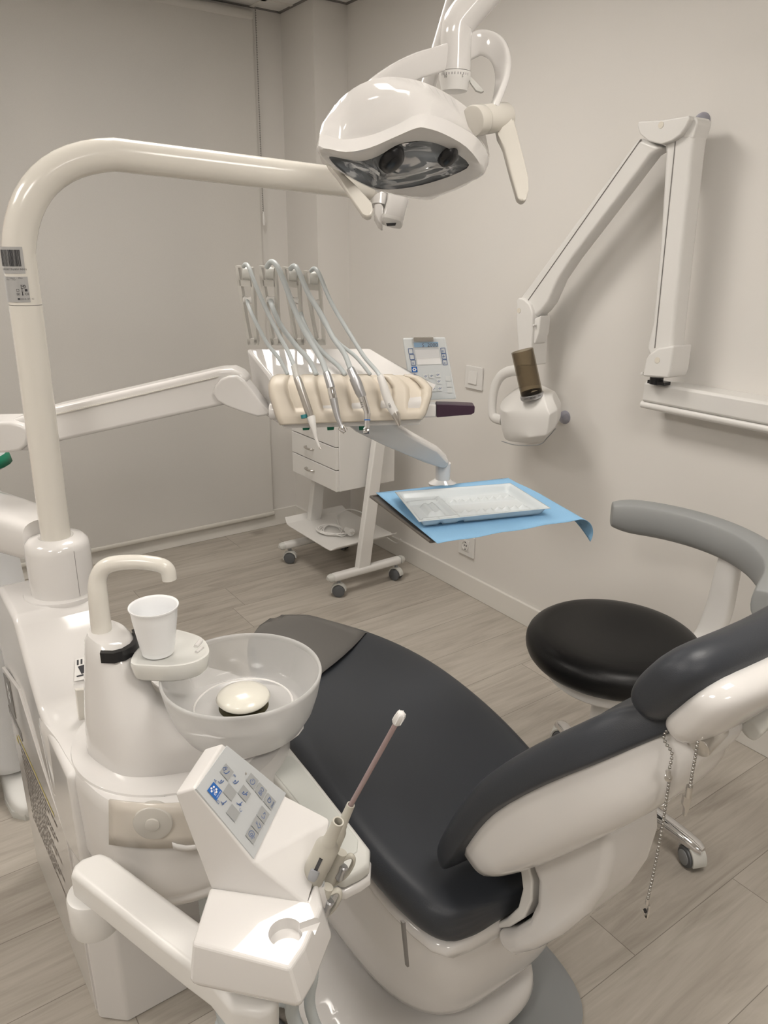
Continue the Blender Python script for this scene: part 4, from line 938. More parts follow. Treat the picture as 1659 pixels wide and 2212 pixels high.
# large suction
tp_, bt_ = Q(731, 1774, .905), Q(670, 1906, .965)
s1, ax1, L1 = suction('suction_handpiece', 'thick beige suction handpiece with open nozzle in the console holder', tp_, bt_, .0083, .0148, 0)
toe = (EYE-lerp(bt_, tp_, .3)); toe = (toe-ax1*toe.dot(ax1)).normalized()
pp = lerp(bt_, tp_, .34)
mk('slider_slot', prism([pp+toe*.0142+ax1.cross(toe)*q_*.0022+ax1*z_ for q_, z_ in ((-1, -.01), (1, -.01), (1, .028), (-1, .028))], toe*.0016), BLCK, s1)
mk('slider', loft([ring(pp+toe*o_-ax1*.006, ax1, ax1.cross(toe), a_, b_, 16, 4) for o_, a_, b_ in ((.013, .011, .0065), (.0175, .010, .0055), (.0185, .007, .004))]), MGRY if False else mat('slider_grey', (.36, .37, .39), .4), s1)
mk('seat_cup', lathe([(.0155, -.014), (.0175, -.010), (.0175, .006), (.0165, .008)], bt_, axis=ax1, n=32), mat('cup_grey', (.42, .44, .45), .35), s1)
# thin suction carrying the saliva ejector
tp2, bt2_ = Q(758, 1738, .948), Q(696, 1880, 1.0)
s2, ax2, L2 = suction('suction_handpiece', 'slim beige suction handpiece holding the clear saliva ejector, behind the thick one', tp2, bt2_, .0062, .0095, 0)
ej = thing('saliva_ejector', 'clear pinkish saliva ejector tube with white tip in the slim suction handpiece', 'saliva ejector', tp2)
e0, e1_ = Q(756, 1742, .950), Q(857, 1560, .870)
mk('ejector_tube', tube([e0, lerp(e0, e1_, .5), e1_], .0033, n=16), ROSE, ej)
mk('wire', tube([e0+RT*.0008, lerp(e0, e1_, .5)+RT*.0009, e1_], .0009, n=8), mat('copper_wire', (.42, .20, .13), .35, metal=.6), ej)
ea = (e1_-e0).normalized()
mk('tip', lathe([(.0046, -.002), (.0058, 0), (.0060, .006), (.0056, .012), (.0042, .016), (.002, .0172)], e1_, axis=ea, n=16), PLAS, ej, sharp=60)
tu, tv = frame(ea)
mk('tip_rib', join(*[tube([e1_+ea*.002+(tu*math.cos(q)+tv*math.sin(q))*.0060, e1_+ea*.010+(tu*math.cos(q)+tv*math.sin(q))*.0060, e1_+ea*.0155+(tu*math.cos(q)+tv*math.sin(q))*.0045], .0008, n=6) for q in [i*PI/3 for i in range(6)]]), WHIT, ej)
def valve(px, py, d, par):
    c_ = Q(px, py, d); up_ = (Q(px+9, py-22, d-.004)-c_).normalized(); sd_ = RT
    mk('valve_body', tube([c_-up_*.045, c_-up_*.01, c_+up_*.03], [.0075, .0085, .0075], n=14), GBEI, par)
    mk('valve_ring', tube([c_+up_*.020+sd_*.006, c_+up_*.024+sd_*.015, c_+up_*.014+sd_*.021, c_-up_*.006+sd_*.019, c_-up_*.020+sd_*.010, c_-up_*.026+sd_*.004], .0028, n=10, flat=1.6), GBEI, par)
    mk('valve_roller', lathe([(.0045, -.011), (.006, -.009), (.0042, 0), (.006, .009), (.0045, .011)], c_+sd_*.010-FW*.006, axis=up_, n=18), ALUM, par)
valve(692, 1955, .972, s1); valve(722, 1880, 1.0, s2)
mk('suction_hose', hose([Q(690, 1985, .985), Q(668, 2030, .995), Q(650, 2080, 1.0), Q(643, 2140, 1.01), Q(640, 2215, 1.05), V((.40, .62, .22)), V((.42, .68, .06)), V((.36, .80, .03))], .0098), HOSE, s1, sharp=180)
mk('suction_hose', hose([Q(715, 1915, 1.005), Q(690, 1975, 1.01), Q(676, 2030, 1.02), Q(676, 2100, 1.03), Q(681, 2212, 1.06), V((.44, .62, .20)), V((.45, .70, .05)), V((.39, .84, .03))], .0082, .0055), HOSE, s2, sharp=180)
# hoses leaving the cabinet and lying on the floor
t = thing('floor_hoses', 'grey corrugated suction hoses looping on the floor under the console', 'hose', (.33, 1.0, 0))
mk('corrugated_hose', hose([V((.335, 1.02, .47)), V((.335, 1.0, .40)), V((.33, .97, .25)), V((.34, .90, .06)), V((.40, .80, .028)), V((.46, .78, .025)), V((.40, .90, .022))], .013), HOSE, t, sharp=180)
mk('corrugated_hose', hose([Q(470, 2230, 1.45), Q(490, 2190, 1.46), Q(540, 2165, 1.47), Q(600, 2160, 1.47), Q(660, 2180, 1.46), Q(700, 2212, 1.45), Q(720, 2260, 1.42)], .012), HOSE, t, sharp=180)
mk('hose_fitting', cyl((.335, 1.02, .425), (.335, 1.02, .465), .022, .024, n=28, bev=.002), PGRY, t)
mk('dark_tube', tube([Q(505, 2178, 1.5), Q(530, 2200, 1.5), Q(560, 2240, 1.46)], .006, n=10), DGRY, t)
mk('dark_tube', tube([Q(545, 2168, 1.5), Q(575, 2190, 1.5), Q(610, 2215, 1.47), Q(640, 2260, 1.44)], .006, n=10), DGRY, t)

# ================================================================== INSTRUMENT DELIVERY UNIT
t = thing('instrument_delivery_unit', 'white instrument table with whip arms and cream silicone rest on a long jointed arm', 'instrument table', (.85, 1.45, 1.10))
uT, vT = V((.816, -.578, 0)), V((.578, .816, 0)); PT = Q(750, 860, 1.5)
def tp3(px, py, v_): return On(px, py, PT+vT*v_, vT)
rows = [((612, 922), (908, 914), -.004), ((588, 893), (924, 868), .0), ((586, 822), (934, 832), .045), ((584, 812), (892, 810), .060), ((532, 752), (800, 751), .155), ((545, 830), (830, 840), .165), ((575, 900), (900, 905), .12)]
body_l = [tp3(*a, v_) for a, b, v_ in rows]; body_r = [tp3(*b, v_) for a, b, v_ in rows]
mk('table_body', loft([body_l, body_r]), PLAS, t, bev=.006, bang=20)
# silicone rest: height field with five troughs and raised edge
def zpy(x, y, py):
    lo, hi = 0., 2.4
    for _ in range(50):
        m_ = (lo+hi)/2; d_ = V((x, y, m_))-EYE; q_ = 1106+F_PX*d_.dot(DN)/d_.dot(FW)
        if q_ > py: lo = m_
        else: hi = m_
    return lo
def sst(x): x = max(0, min(1, x)); return x*x*(3-2*x)
G = []
NU, NV = 110, 22
LK = [(0, 600, 811), (.10, 588, 817), (.22, 582, 832), (.40, 584, 855), (.8, 598, 900), (1, 607, 917)]
RK = [(0, 888, 811), (.10, 912, 818), (.22, 931, 838), (.40, 930, 856), (.8, 918, 893), (1, 910, 905)]
def kk(tab, v_):
    for a, b in zip(tab, tab[1:]):
        if v_ <= b[0]: q_ = (v_-a[0])/(b[0]-a[0]); return lerp(a[1], b[1], q_), lerp(a[2], b[2], q_)
    return tab[-1][1:]
for j in range(NV+1):
    v_ = j/NV; row = []; (lx, ly), (rx, ry) = kk(LK, v_), kk(RK, v_)
    bv = crn([.052, .018, .004, -.004, -.010, -.010], 20)[min(100, int(v_*100))]
    for i in range(NU+1):
        u = i/NU; dep = 0
        for c_ in (.145, .335, .525, .715, .895):
            hwid = .066-.012*v_
            dd = abs(u-c_-.03*v_)
            dep = max(dep, sst((hwid-dd)/.022)*(1-sst((v_-.62)/.16)))
        ed = min(u, 1-u)
        row.append(tp3(lerp(lx, rx, u), lerp(ly, ry, u), bv+.015*dep*min(1, .3+v_*5)+.012*(1-min(1, ed/.025)**.5)))
    G.append(row)
o = mk('silicone_rest', loft(G, False, False, closed=False), SILI, t, sharp=180); s_ = o.modifiers.new('solid', 'SOLIDIFY'); s_.thickness = .006; s_.offset = 0
mk('rest_underside', prism([tp3(608, 914, -.002), tp3(910, 906, -.002), tp3(908, 918, -.002), tp3(612, 926, -.002)], vT*.10), PLAS, t, bev=.003)
# side pivot and arms
mk('pivot_disc', cyl(tp3(587, 888, .02)-uT*.004, tp3(587, 888, .02)+uT*.02, .017, n=28, bev=.002), PLAS, t)
PA = tp3(520, 850, .03)
def pa(px, py, v_=0): return On(px, py, PA+vT*v_, vT)
mk('elbow_plate', prism([pa(*q) for q in ((459, 850), (464, 832), (476, 819), (493, 812), (512, 812), (526, 822), (545, 845), (562, 868), (582, 890), (582, 897), (556, 901), (520, 890), (488, 878), (468, 866))], vT*.055), PLAS, t, bev=.006, bang=50)
arm_l, arm_r = [(100, 893), (100, 956)], []
mk('balanced_arm', prism([pa(*q, .008) for q in ((20, 908), (60, 894), (118, 878), (471, 798), (500, 797), (520, 806), (535, 822), (520, 850), (482, 876), (130, 954), (60, 975), (20, 975), (8, 940))], vT*.062), PLAS, t, bev=.009, bang=40)
mk('arm_top_strip', prism([pa(*q, .004) for q in ((118, 897), (470, 815), (471, 813), (118, 894))], vT*.005), PLAW, t)
mk('joint_cover', prism([pa(*q, -.012) for q in ((-90, 915), (-40, 913), (20, 912), (45, 918), (58, 930), (62, 945), (56, 962), (42, 975), (15, 979), (-90, 982))], vT*.09), PLAS, t, bev=.007, bang=50)
jb = pa(-75, 1000, .03); base_h = V((.225, jb.y, .90))
mk('joint_column', cyl(V((jb.x, jb.y, .84)), V((jb.x, jb.y, jb.z+.02)), .042, n=36), PLAS, t)
L0, L1_ = V((.264, 1.548, .893)), V((jb.x, jb.y, .895))
dL = (L1_-L0).normalized(); sL = V((0, 0, 1)).cross(dL)
mk('base_arm', loft([ring(lerp(L0, L1_, q)+V((0, 0, -.02*q*0)), sL, (0, 0, 1), w_, h_, 24, 4) for q, w_, h_ in ((.0, .052, .042), (.12, .056, .044), (.5, .060, .048), (.95, .062, .050), (1.08, .052, .044))]), PLAS, t, sharp=60)
# whip arms, one mesh frame each, with top roller, lower roller
OFF = [0, 50.5, 101, 146.5]
for k_, ox in enumerate(OFF):
    oy = (0, 0, 3, 11)[k_]
    def wp(px, py, v_=.16): return tp3(px+ox, py+oy*(1-(py-574)/170), v_)
    fr_ = []
    for rail in (((508, 574), (513, 574), (518, 600), (531, 690), (541, 742), (536, 746), (526, 690), (511, 606)), ((538, 577), (543, 578), (547, 615), (551, 690), (556, 742), (550, 744), (545, 690), (541, 615))):
        fr_.append(prism([wp(*q) for q in rail], vT*.034))
    for bar in (((512, 574), (540, 576), (540, 579), (513, 578)), ((516, 604), (543, 606), (544, 620), (518, 618)), ((532, 732), (555, 733), (557, 746), (536, 746))):
        fr_.append(prism([wp(*q) for q in bar], vT*.022))
    wh = mk('whip_arm', join(*fr_), mat('whip_grey', (.58, .565, .53), .3) if k_ == 0 else bpy.data.materials['whip_grey'], t)
    a_, b_ = wp(523, 590, .150), wp(540, 592, .150)
    mk('roller', cyl(a_+vT*.012, b_+vT*.012, .013, n=24, bev=.001), PGRY, wh)
    a_, b_ = wp(526, 647, .166), wp(545, 648, .166); am = (a_+b_)/2
    ax_ = (b_-a_).normalized(); hl = (b_-a_).length/2
    mk('guide_roller', lathe([(.0068, -hl), (.0078, -hl*.8), (.0055, 0), (.0078, hl*.8), (.0068, hl)], am, axis=ax_, n=20), PLAM, wh)
# green connectors
for px in (661, 714, 783): mk('connector', bbox(tp3(px-8, 916, .03)+V((0, 0, -.006)), tp3(px+8, 916, .045)+V((0, 0, .012))) if False else prism([tp3(px-8, 918, .02), tp3(px+8, 917, .02), tp3(px+7, 929, .02), tp3(px-7, 930, .02)], vT*.016), GREEN, t, bev=.001)
# control panel
CPv = .11
cq = [tp3(*q, CPv) for q in ((870, 731), (962, 729), (986, 862), (888, 866))]
cpn = mk('control_panel', prism(cq, vT*.012), mat('panel_glass', (.66, .69, .70), .1), t, bev=.003)
def cpt(zx, zy, off=.0012): return tp3(480+zx/2.765, 540+zy/2.765, CPv)-vT*off
def cpoly(nm, pts, m_, off=.0012): return mk(nm, quadf([cpt(x, y, off) for x, y in pts]), m_, cpn, sharp=180)
cpoly('screen', [(1143, 553), (1288, 549), (1291, 577), (1147, 582)], LCD)
cr_ = (cpt(1288, 549)-cpt(1143, 553)).normalized(); cu_ = V((0, 0, 1))
def ctext(s, x, y, size, m_=NAVY): text('panel_print', s, cpt(x, y, .0016), cr_, cu_, size, m_, cpn, off=.0003)
ctext('S  2000', 1240, 568, .011, INK)
cpoly('display_window', [(1150, 596), (1292, 592), (1308, 680), (1166, 686)], WHIT)
cl_ = mk('panel_clip', prism([cpt(x, y, .006) for x, y in ((1140, 519), (1260, 516), (1262, 541), (1142, 544))], vT*.004), STEE, cpn, bev=.001)
mk('clear_holder', prism([cpt(x, y, .0035) for x, y in ((1128, 518), (1272, 512), (1305, 640), (1150, 650))], vT*.0012), CLEAR, cpn)
def cbtn(x, y, w_=26, h_=30):
    q_ = [cpt(x-w_/2, y-h_/2), cpt(x+w_/2, y-h_/2-1), cpt(x+w_/2+4, y+h_/2), cpt(x-w_/2+4, y+h_/2+1)]; return q_
fr_ = []
for x, y in ((1317, 601), (1323, 635), (1328, 670), (1132, 638), (1140, 673), (1124, 604)):
    q_ = cbtn(x, y)
    for a, b in zip(q_, q_[1:]+q_[:1]):
        d = (b-a).normalized(); s_ = vT.cross(d)*.0005; fr_.append(quadf([a-s_, a+s_, b+s_, b-s_]))
mk('button_outline', join(*fr_), NAVY, cpn, sharp=180)
ctext('+', 1323, 636, .012); ctext('-', 1328, 671, .014); ctext('o', 1317, 602, .008); ctext('x', 1140, 674, .008)
lb = cpoly('logo', [(1130, 697), (1163, 696), (1167, 730), (1134, 731)], BLUE)
mk('logo_flower', join(*[quadf([cpt(1148+8*math.cos(q)+4*math.cos(a), 713+8*math.sin(q)+4*math.sin(a), .0016) for a in [i*PI/5 for i in range(10)]]) for q in [i*PI/3 for i in range(6)]]), WHIT, cpn, sharp=180)
mem = []
for x, y in ((1215, 755), (1250, 752), (1288, 746), (1294, 785), (1262, 830), (1300, 828), (1347, 767), (1354, 803), (1358, 838)):
    mem.append(quadf([cpt(x-15, y-15, .0013), cpt(x+14, y-16, .0013), cpt(x+17, y+14, .0013), cpt(x-12, y+15, .0013)]))
mk('membrane_key', join(*mem), mat('membrane', (.70, .72, .72), .15), cpn, sharp=180)
mk('key_icon', join(*[join(quadf([cpt(x-9, y-2, .0016), cpt(x-2, y+5, .0016), cpt(x+10, y-5, .0016), cpt(x+9, y-7, .0016), cpt(x-2, y+2, .0016), cpt(x-8, y-4, .0016)]), quadf([cpt(x-2, y-8, .0016), cpt(x+3, y-4, .0016), cpt(x-3, y-2, .0016)])) for x, y in ((1215, 755), (1250, 752), (1288, 746), (1294, 785), (1262, 830), (1300, 828))]), NAVY, cpn, sharp=180)
# purple handle
HA_, HB_ = tp3(908, 890, .02), tp3(943, 888, .035)
mk('handle_stub', prism([tp3(*q, .02) for q in ((905, 874), (943, 874), (943, 902), (908, 903))], vT*.03), PLAS, t, bev=.004)
mk('grip', loft([[tp3(*q, .016) for q in ((943, 873), (943, 902), (943, 902), (943, 873))], [tp3(*q, .016) for q in ((943, 873), (943, 902), (943, 902), (943, 873))]]) if False else
   prism([tp3(*q, .018) for q in ((943, 873), (985, 874), (1024, 876), (1026, 879), (1025, 892), (1018, 896), (980, 899), (943, 902))], vT*.032), PURP, t, bev=.004)
# tray arm and foot
TRZ = .915
def arm_pt(px, py, v_): return tp3(px, py, v_)
ft = at(956, 1040, z=TRZ+.010); vf = (V((ft.x, ft.y, 0))-PT).dot(vT)
TA = [(745, 915, 0), (845, 915, .2), (890, 942, .5), (945, 972, .85), (970, 996, 1), (968, 1010, 1), (955, 1013, 1), (915, 1000, .8), (830, 964, .4), (770, 935, .1)]
mk('tray_arm', loft([[tp3(px, py, lerp(.05, vf, q_)-.026) for px, py, q_ in TA], [tp3(px, py, lerp(.05, vf, q_)-.026)+vT*.05 for px, py, q_ in TA]]), PLAS, t, bev=.009, seg=4, bang=40)
mk('tray_stub', cyl(V((ft.x, ft.y, TRZ+.012)), V((ft.x, ft.y, zpy(ft.x, ft.y, 1000))), .017, .018, n=28), PLAS, t)
mk('tray_foot', loft([ring((ft.x, ft.y, z), uT, vT, a_, b_, 32, 2.5) for z, a_, b_ in ((TRZ+.001, .032, .022), (TRZ+.006, .033, .023), (TRZ+.013, .022, .019), (TRZ+.016, .018, .017))]), PLAS, t)

# ------------------------------------------------------------------ handpieces with their hoses
def hp(name, label, cat='handpiece'):
    return thing(name, label, cat, tp3(750, 830, 0), group=None)
def zp(x, y, v_): return tp3(480+x/2.765, 540+y/2.765, v_)
def hose_path(pts, v0, v1):
    n_ = len(pts); return [zp(x, y, lerp(v0, v1, (i/(n_-1))**.8)) for i, (x, y) in enumerate(pts)]
def two(par, front_pts, back_pts, r, vend):
    mk('hose', tube(hose_path(front_pts, .135, vend), r, n=12, k=8), HOSE, par, sharp=180)
    mk('return_hose', tube(hose_path(back_pts, .155, .05), r*.95, n=12, k=8), HOSE, par, sharp=180)
def seg(par, nm, pts, rs, m_, vs, sharp=60):
    P = [zp(x, y, v_) for (x, y), v_ in zip(pts, vs)]
    return mk(nm, tube(P, rs, n=20, smooth=False), m_, par, sharp=sharp)
h1 = hp('air_water_syringe', 'steel air-water syringe with pale tip, leftmost of the handpieces on the instrument table', 'syringe')
two(h1, [(128, 98), (140, 86), (160, 105), (200, 210), (270, 370), (340, 510), (395, 610), (428, 690)], [(150, 305), (160, 340), (195, 420), (270, 560), (340, 650), (392, 745)], .0042, -.012)
seg(h1, 'hose_sleeve', [(424, 684), (428, 690), (447, 765)], [.0055, .0062, .0068], PGRY, (-.014, -.014, -.022))
seg(h1, 'body', [(445, 762), (450, 772), (478, 850), (524, 985), (530, 1000)], [.0070, .0076, .0080, .0080, .0072], STEE, (-.022, -.023, -.028, -.034, -.035))
seg(h1, 'nozzle', [(524, 990), (530, 1000), (548, 1070), (558, 1120), (575, 1165), (586, 1186)], [.0072, .0088, .0052, .0034, .0026, .0020], PLAM, (-.034, -.035, -.040, -.043, -.045, -.046))
seg(h1, 'tip', [(582, 1178), (590, 1190)], [.0024, .0024], STEE, (-.046, -.047))
seg(h1, 'button', [(486, 985), (490, 1005)], [.006, .006], TEAL, (-.036, -.038))
h2 = hp('turbine_handpiece', 'slender steel turbine handpiece with round head, second from left on the instrument table')
two(h2, [(268, 100), (292, 72), (325, 92), (370, 190), (430, 350), (490, 480), (560, 600), (600, 670), (622, 732)], [(290, 305), (300, 340), (350, 450), (440, 570), (520, 660), (562, 745)], .0055, -.012)
seg(h2, 'connector', [(620, 728), (626, 742), (650, 822)], [.0066, .0074, .0080], ALUM, (-.014, -.015, -.022))
seg(h2, 'coupling', [(650, 822), (656, 850), (664, 885)], [.0078, .0086, .0084], CHRM, (-.022, -.024, -.026))
seg(h2, 'shank', [(663, 882), (680, 960), (692, 1005), (708, 1045), (716, 1058)], [.0080, .0068, .0056, .0042, .0040], ALUM, (-.026, -.032, -.036, -.040, -.041))
hd = zp(718, 1066, -.044)
mk('head', cyl(hd-uT*.004+V((0, 0, .004)), hd+uT*.006-V((0, 0, .006)), .0075, .0065, n=20, bev=.0015), CHRM, h2)
h3 = hp('contraangle_handpiece', 'steel contra-angle handpiece with blue ring, third from left on the instrument table')
two(h3, [(408, 112), (430, 96), (455, 125), (520, 270), (600, 400), (660, 520), (730, 620), (765, 708)], [(470, 380), (485, 430), (530, 520), (600, 610), (690, 690), (735, 745)], .0052, -.012)
seg(h3, 'connector', [(762, 704), (768, 716), (790, 765)], [.0070, .0080, .0084], ALUM, (-.014, -.014, -.020))
seg(h3, 'motor', [(788, 762), (800, 790), (822, 845), (838, 878)], [.0100, .0106, .0100, .0086], ALUM, (-.020, -.022, -.026, -.028))
seg(h3, 'shank', [(836, 876), (848, 912), (866, 965), (868, 985)], [.0088, .0080, .0066, .0062], CHRM, (-.028, -.030, -.034, -.036))
seg(h3, 'neck', [(867, 975), (866, 1010), (864, 1068)], [.0068, .0058, .0052], CHRM, (-.036, -.038, -.042))
seg(h3, 'ring', [(866, 1012), (866, 1018)], [.0062, .0062], BLUE, (-.038, -.0385))
hd = zp(861, 1080, -.045)
mk('head', cyl(hd-uT*.006, hd+uT*.006, .0068, .0062, n=20, bev=.0015), CHRM, h3)
text('engraving', '1:1 L', zp(832, 925, -.0395), (zp(846, 940, 0)-zp(838, 905, 0)), uT, .006, INK, h3)
h4 = hp('scaler_handpiece', 'pale grey scaler handpiece with steel tip, rightmost on the instrument table')
two(h4, [(530, 125), (552, 111), (580, 145), (640, 290), (700, 400), (780, 530), (850, 640), (920, 720), (942, 755)], [(562, 335), (580, 380), (625, 460), (690, 550), (800, 640), (885, 745)], .0042, -.012)
seg(h4, 'sleeve', [(938, 748), (945, 758), (965, 815)], [.0058, .0072, .0082], PLAM, (-.013, -.013, -.018))
seg(h4, 'body', [(964, 812), (975, 850), (1005, 930), (1032, 975)], [.0084, .0088, .0090, .0084], PLAM, (-.018, -.021, -.027, -.030))
seg(h4, 'tip', [(1030, 970), (1040, 990), (1050, 1020), (1058, 1048)], [.0082, .0086, .0060, .0032], STEE, (-.030, -.031, -.033, -.035))
text('scaler_print', 'LED', zp(1000, 930, -.0365), zp(1012, 955, 0)-zp(994, 910, 0), uT, .006, INK, h4)

# ------------------------------------------------------------------ tray plate, paper, instrument tray
t = thing('tray_plate', 'dark grey metal tray plate held under the instrument table', 'tray', at(1000, 1090, z=TRZ))
cA, cB = at(801, 1073, z=TRZ), at(930, 1170, z=TRZ); cC = at(1085, 1036, z=TRZ); uu = (cC-cA); 
cD = cB+uu
plp = [cA, cB, cD, cC]
mk('plate', prism(plp, (0, 0, -.003)), mat('plate_grey', (.16, .15, .14), .35, metal=.5), t, bev=.001)
def edge_bar(a, b): return tube([a, b], .0032, n=10, smooth=False)
mk('plate_rim', join(edge_bar(cA, cB), edge_bar(cB, cD), edge_bar(cD, cC), edge_bar(cC, cA)), mat('rim_grey', (.14, .125, .11), .35, metal=.3), t)
TL_, TR_, = at(812, 1066, z=TRZ+.005), at(1098, 1034, z=TRZ+.005)
BL_, BR_ = at(945, 1176, z=TRZ+.005), at(1252, 1124, z=TRZ+.005)
G = []
for j in range(21):
    v_ = j/20; row = []
    for i in range(33):
        u = i/32
        # sheet in tray coordinates, right end sags and curls down past the plate
        p = lerp(lerp(TL_, TR_, u), lerp(BL_, BR_, u), v_)
        row.append(p+V((0, 0, .002+.0010*math.sin(u*19)*math.sin(v_*8))))
    uD = V((.955, -.294, 0)); R0 = .036; Lx = .075*max(0, (v_-.12)/.88)**1.3
    for i in range(1, 15):
        a = Lx*i/14/R0
        row.append(row[32]+uD*R0*math.sin(a)-V((0, 0, R0*(1-math.cos(a)))))
    G.append(row)
pn = mk('tray_paper', loft(G, False, False, closed=False), BLUP, None, sharp=180)
s_ = pn.modifiers.new('solid', 'SOLIDIFY'); s_.thickness = .0006
tag(pn, 'sky blue crepe paper sheet covering the tray plate, one corner curling down', 'paper')
t = thing('instrument_tray', 'clear white plastic instrument tray lying on the blue paper', 'instrument tray', at(1020, 1090, z=TRZ+.006))
z0 = TRZ+.0095
oA, oB, oC, oD = at(853, 1062, z=z0+.018), at(1103, 1043, z=z0+.018), at(1190, 1097, z=z0+.018), at(905, 1126, z=z0+.018)
def tr(u, v_, z=0): p = lerp(lerp(oA, oB, u), lerp(oD, oC, u), v_); return V((p.x, p.y, z0+z))
NU, NV = 72, 44; G = []
def hgt(u, v_):
    e_ = min(u*1.5, (1-u)*1.5, v_, 1-v_)
    if e_ < .012: return .0175
    if e_ < .03: return .018
    if e_ < .085: return lerp(.018, .001, (e_-.03)/.055)
    h = .001
    # wavy rests across the long compartment, low ridges between compartments
    for vc in (.32, .70):
        if u > .36 and u < .92 and abs(v_-vc) < .035: h = max(h, (.0075+.0035*math.sin(u*95))*(1-(abs(v_-vc)/.035)**2)+.001)
    if abs(u-.33) < .03 and v_ > .12: h = max(h, .009*(1-(abs(u-.33)/.03)**2))
    if abs(u-.20) < .05 and abs(v_-.52) < .16: h = max(h, .008 if abs(abs(u-.20)-.03) > .012 else .011)
    if abs(v_-.80) < .02 and u < .33: h = max(h, .009)
    if abs(v_-.22) < .02 and u < .30: h = max(h, .007)
    if abs(u-.17) < .015 and v_ > .80: h = max(h, .010)
    return h
for j in range(NV+1): G.append([tr(i/NU, j/NV, hgt(i/NU, j/NV)) for i in range(NU+1)])
o = mk('tray_shell', loft(G, False, False, closed=False), TRAYM, t, sharp=180); s_ = o.modifiers.new('solid', 'SOLIDIFY'); s_.thickness = .001

# ================================================================== OPERATING LAMP
t = thing('operating_lamp', 'white dental operating lamp with mirrored reflector hanging above the chair', 'lamp', Q(860, 330, 1.22))
nF = V((.02, -.64, -.77)).normalized(); PF = Q(860, 358, 1.22)
def lz(x, y, off=0): return On(600+x/2.765, y/2.765, PF-nF*off, nF)
def lring(pts, off, k_=3): return cr([lz(x, y, off) for x, y in pts], k_, True)
openg = [(308, 935), (400, 950), (500, 962), (600, 932), (700, 872), (780, 848), (860, 843), (950, 858), (1045, 902), (1143, 985), (1060, 1040), (950, 1080), (830, 1112), (700, 1130), (590, 1126), (480, 1082), (400, 1035), (340, 985)]
bez = [(252, 930), (242, 868), (380, 893), (530, 870), (690, 808), (840, 742), (905, 746), (1010, 786), (1150, 872), (1228, 985), (1226, 1046), (1100, 1110), (960, 1166), (890, 1182), (700, 1162), (590, 1136), (470, 1080), (330, 1000)]
seam_ = [(258, 960), (250, 808), (390, 834), (560, 806), (720, 741), (840, 682), (950, 696), (1050, 736), (1190, 822), (1252, 925), (1244, 1010), (1120, 1110), (965, 1172), (890, 1195), (700, 1166), (590, 1138), (470, 1084), (320, 1000)]
mid_ = [(270, 880), (262, 740), (380, 700), (540, 610), (720, 560), (850, 560), (960, 610), (1070, 690), (1190, 800), (1258, 900), (1250, 960), (1130, 1040), (980, 1090), (890, 1110), (720, 1060), (600, 1020), (480, 980), (350, 930)]
sil = [(285, 800), (290, 700), (375, 590), (490, 505), (620, 463), (730, 462), (850, 485), (980, 540), (1110, 625), (1190, 700), (1230, 760), (1130, 850), (1000, 900), (880, 900), (740, 860), (620, 830), (500, 800), (380, 790)]
capr = [(420, 700), (425, 660), (480, 600), (560, 555), (640, 530), (720, 530), (800, 545), (880, 570), (960, 610), (1010, 650), (1020, 690), (960, 720), (880, 740), (800, 740), (720, 730), (620, 720), (520, 710), (450, 705)]
mk('lamp_shell', loft([lring(seam_, .030), lring(seam_, .034), lring(mid_, .058), lring(sil, .088), lring(capr, .118)], cap0=False), PLAS, t, sharp=65)
mk('bezel', loft([lring(openg, .004), lring(openg, -.001), lring([lerp(V((*a, 0)), V((*b, 0)), .78).xy for a, b in zip(openg, bez)], -.003), lring(bez, .004), lring(seam_, .029)], False, False), PLAS, t, sharp=60)
oc = V((sum(p[0] for p in openg)/18, sum(p[1] for p in openg)/18))
def sh(k_): return [(oc.x+(x-oc.x)*k_, oc.y+(y-oc.y)*k_) for x, y in openg]
rg = []
for k_, off in ((1.0, .003), (.95, .014), (.86, .030), (.70, .046), (.45, .056)):
    r_ = lring(sh(k_), off)
    for i_, p in enumerate(r_):
        q = (p-lz(oc.x+20, oc.y)).dot(V((1, 0, 0))); r_[i_] = p+nF*.030*math.exp(-(q/.012)**2)*min(1, off/.04)
    rg.append(r_)
mk('reflector', loft(rg, False, True), mat('mirror', (.88, .88, .89), .07, metal=1), t, sharp=180)
for (x, y), r in (((665, 920), .021), ((1000, 900), .017)):
    c_ = lz(x, y, .012); mk('bulb_shield', loft([ring(c_-nF*o_, V((1, 0, 0)), V((0, .77, -.64)), r*a_, r*1.25*a_, 20) for o_, a_ in ((-.022, .55), (-.018, .85), (-.008, 1), (.02, 1))]), BLCK, t, sharp=60)
mk('window', loft([lring(openg, .0025), lring(openg, .0032)]), LENS, t, sharp=180)
mk('shell_seam', loft([lring(seam_, .0292), lring(seam_, .0302)], False, False), GASK, t, sharp=180)
# yoke
kn_ = Q(1043, 256, 1.30)
yk = [Q(1060, 246, 1.305), Q(1082, 190, 1.33), Q(1086, 140, 1.35), Q(1072, 106, 1.37), Q(1040, 92, 1.385), Q(1000, 108, 1.39), Q(955, 126, 1.375), Q(900, 143, 1.35), Q(850, 168, 1.31), Q(800, 205, 1.26), Q(760, 250, 1.22)]
yref = V((0, 0, 1))
pts_ = cr(yk, 6); rings = []
for i, p in enumerate(pts_):
    tg = (pts_[min(i+1, len(pts_)-1)]-pts_[max(i-1, 0)]).normalized(); bl_ = lerp(V((.3, -.45, .84)), V((0, -.1, 1)), min(1, i/30)).normalized(); bl_ = (bl_-tg*bl_.dot(tg)).normalized(); nn = tg.cross(bl_)
    rings.append(ring(p, bl_, nn, .021, .006, 16, 4))
mk('yoke', loft(rings), PLAS, t, sharp=60)
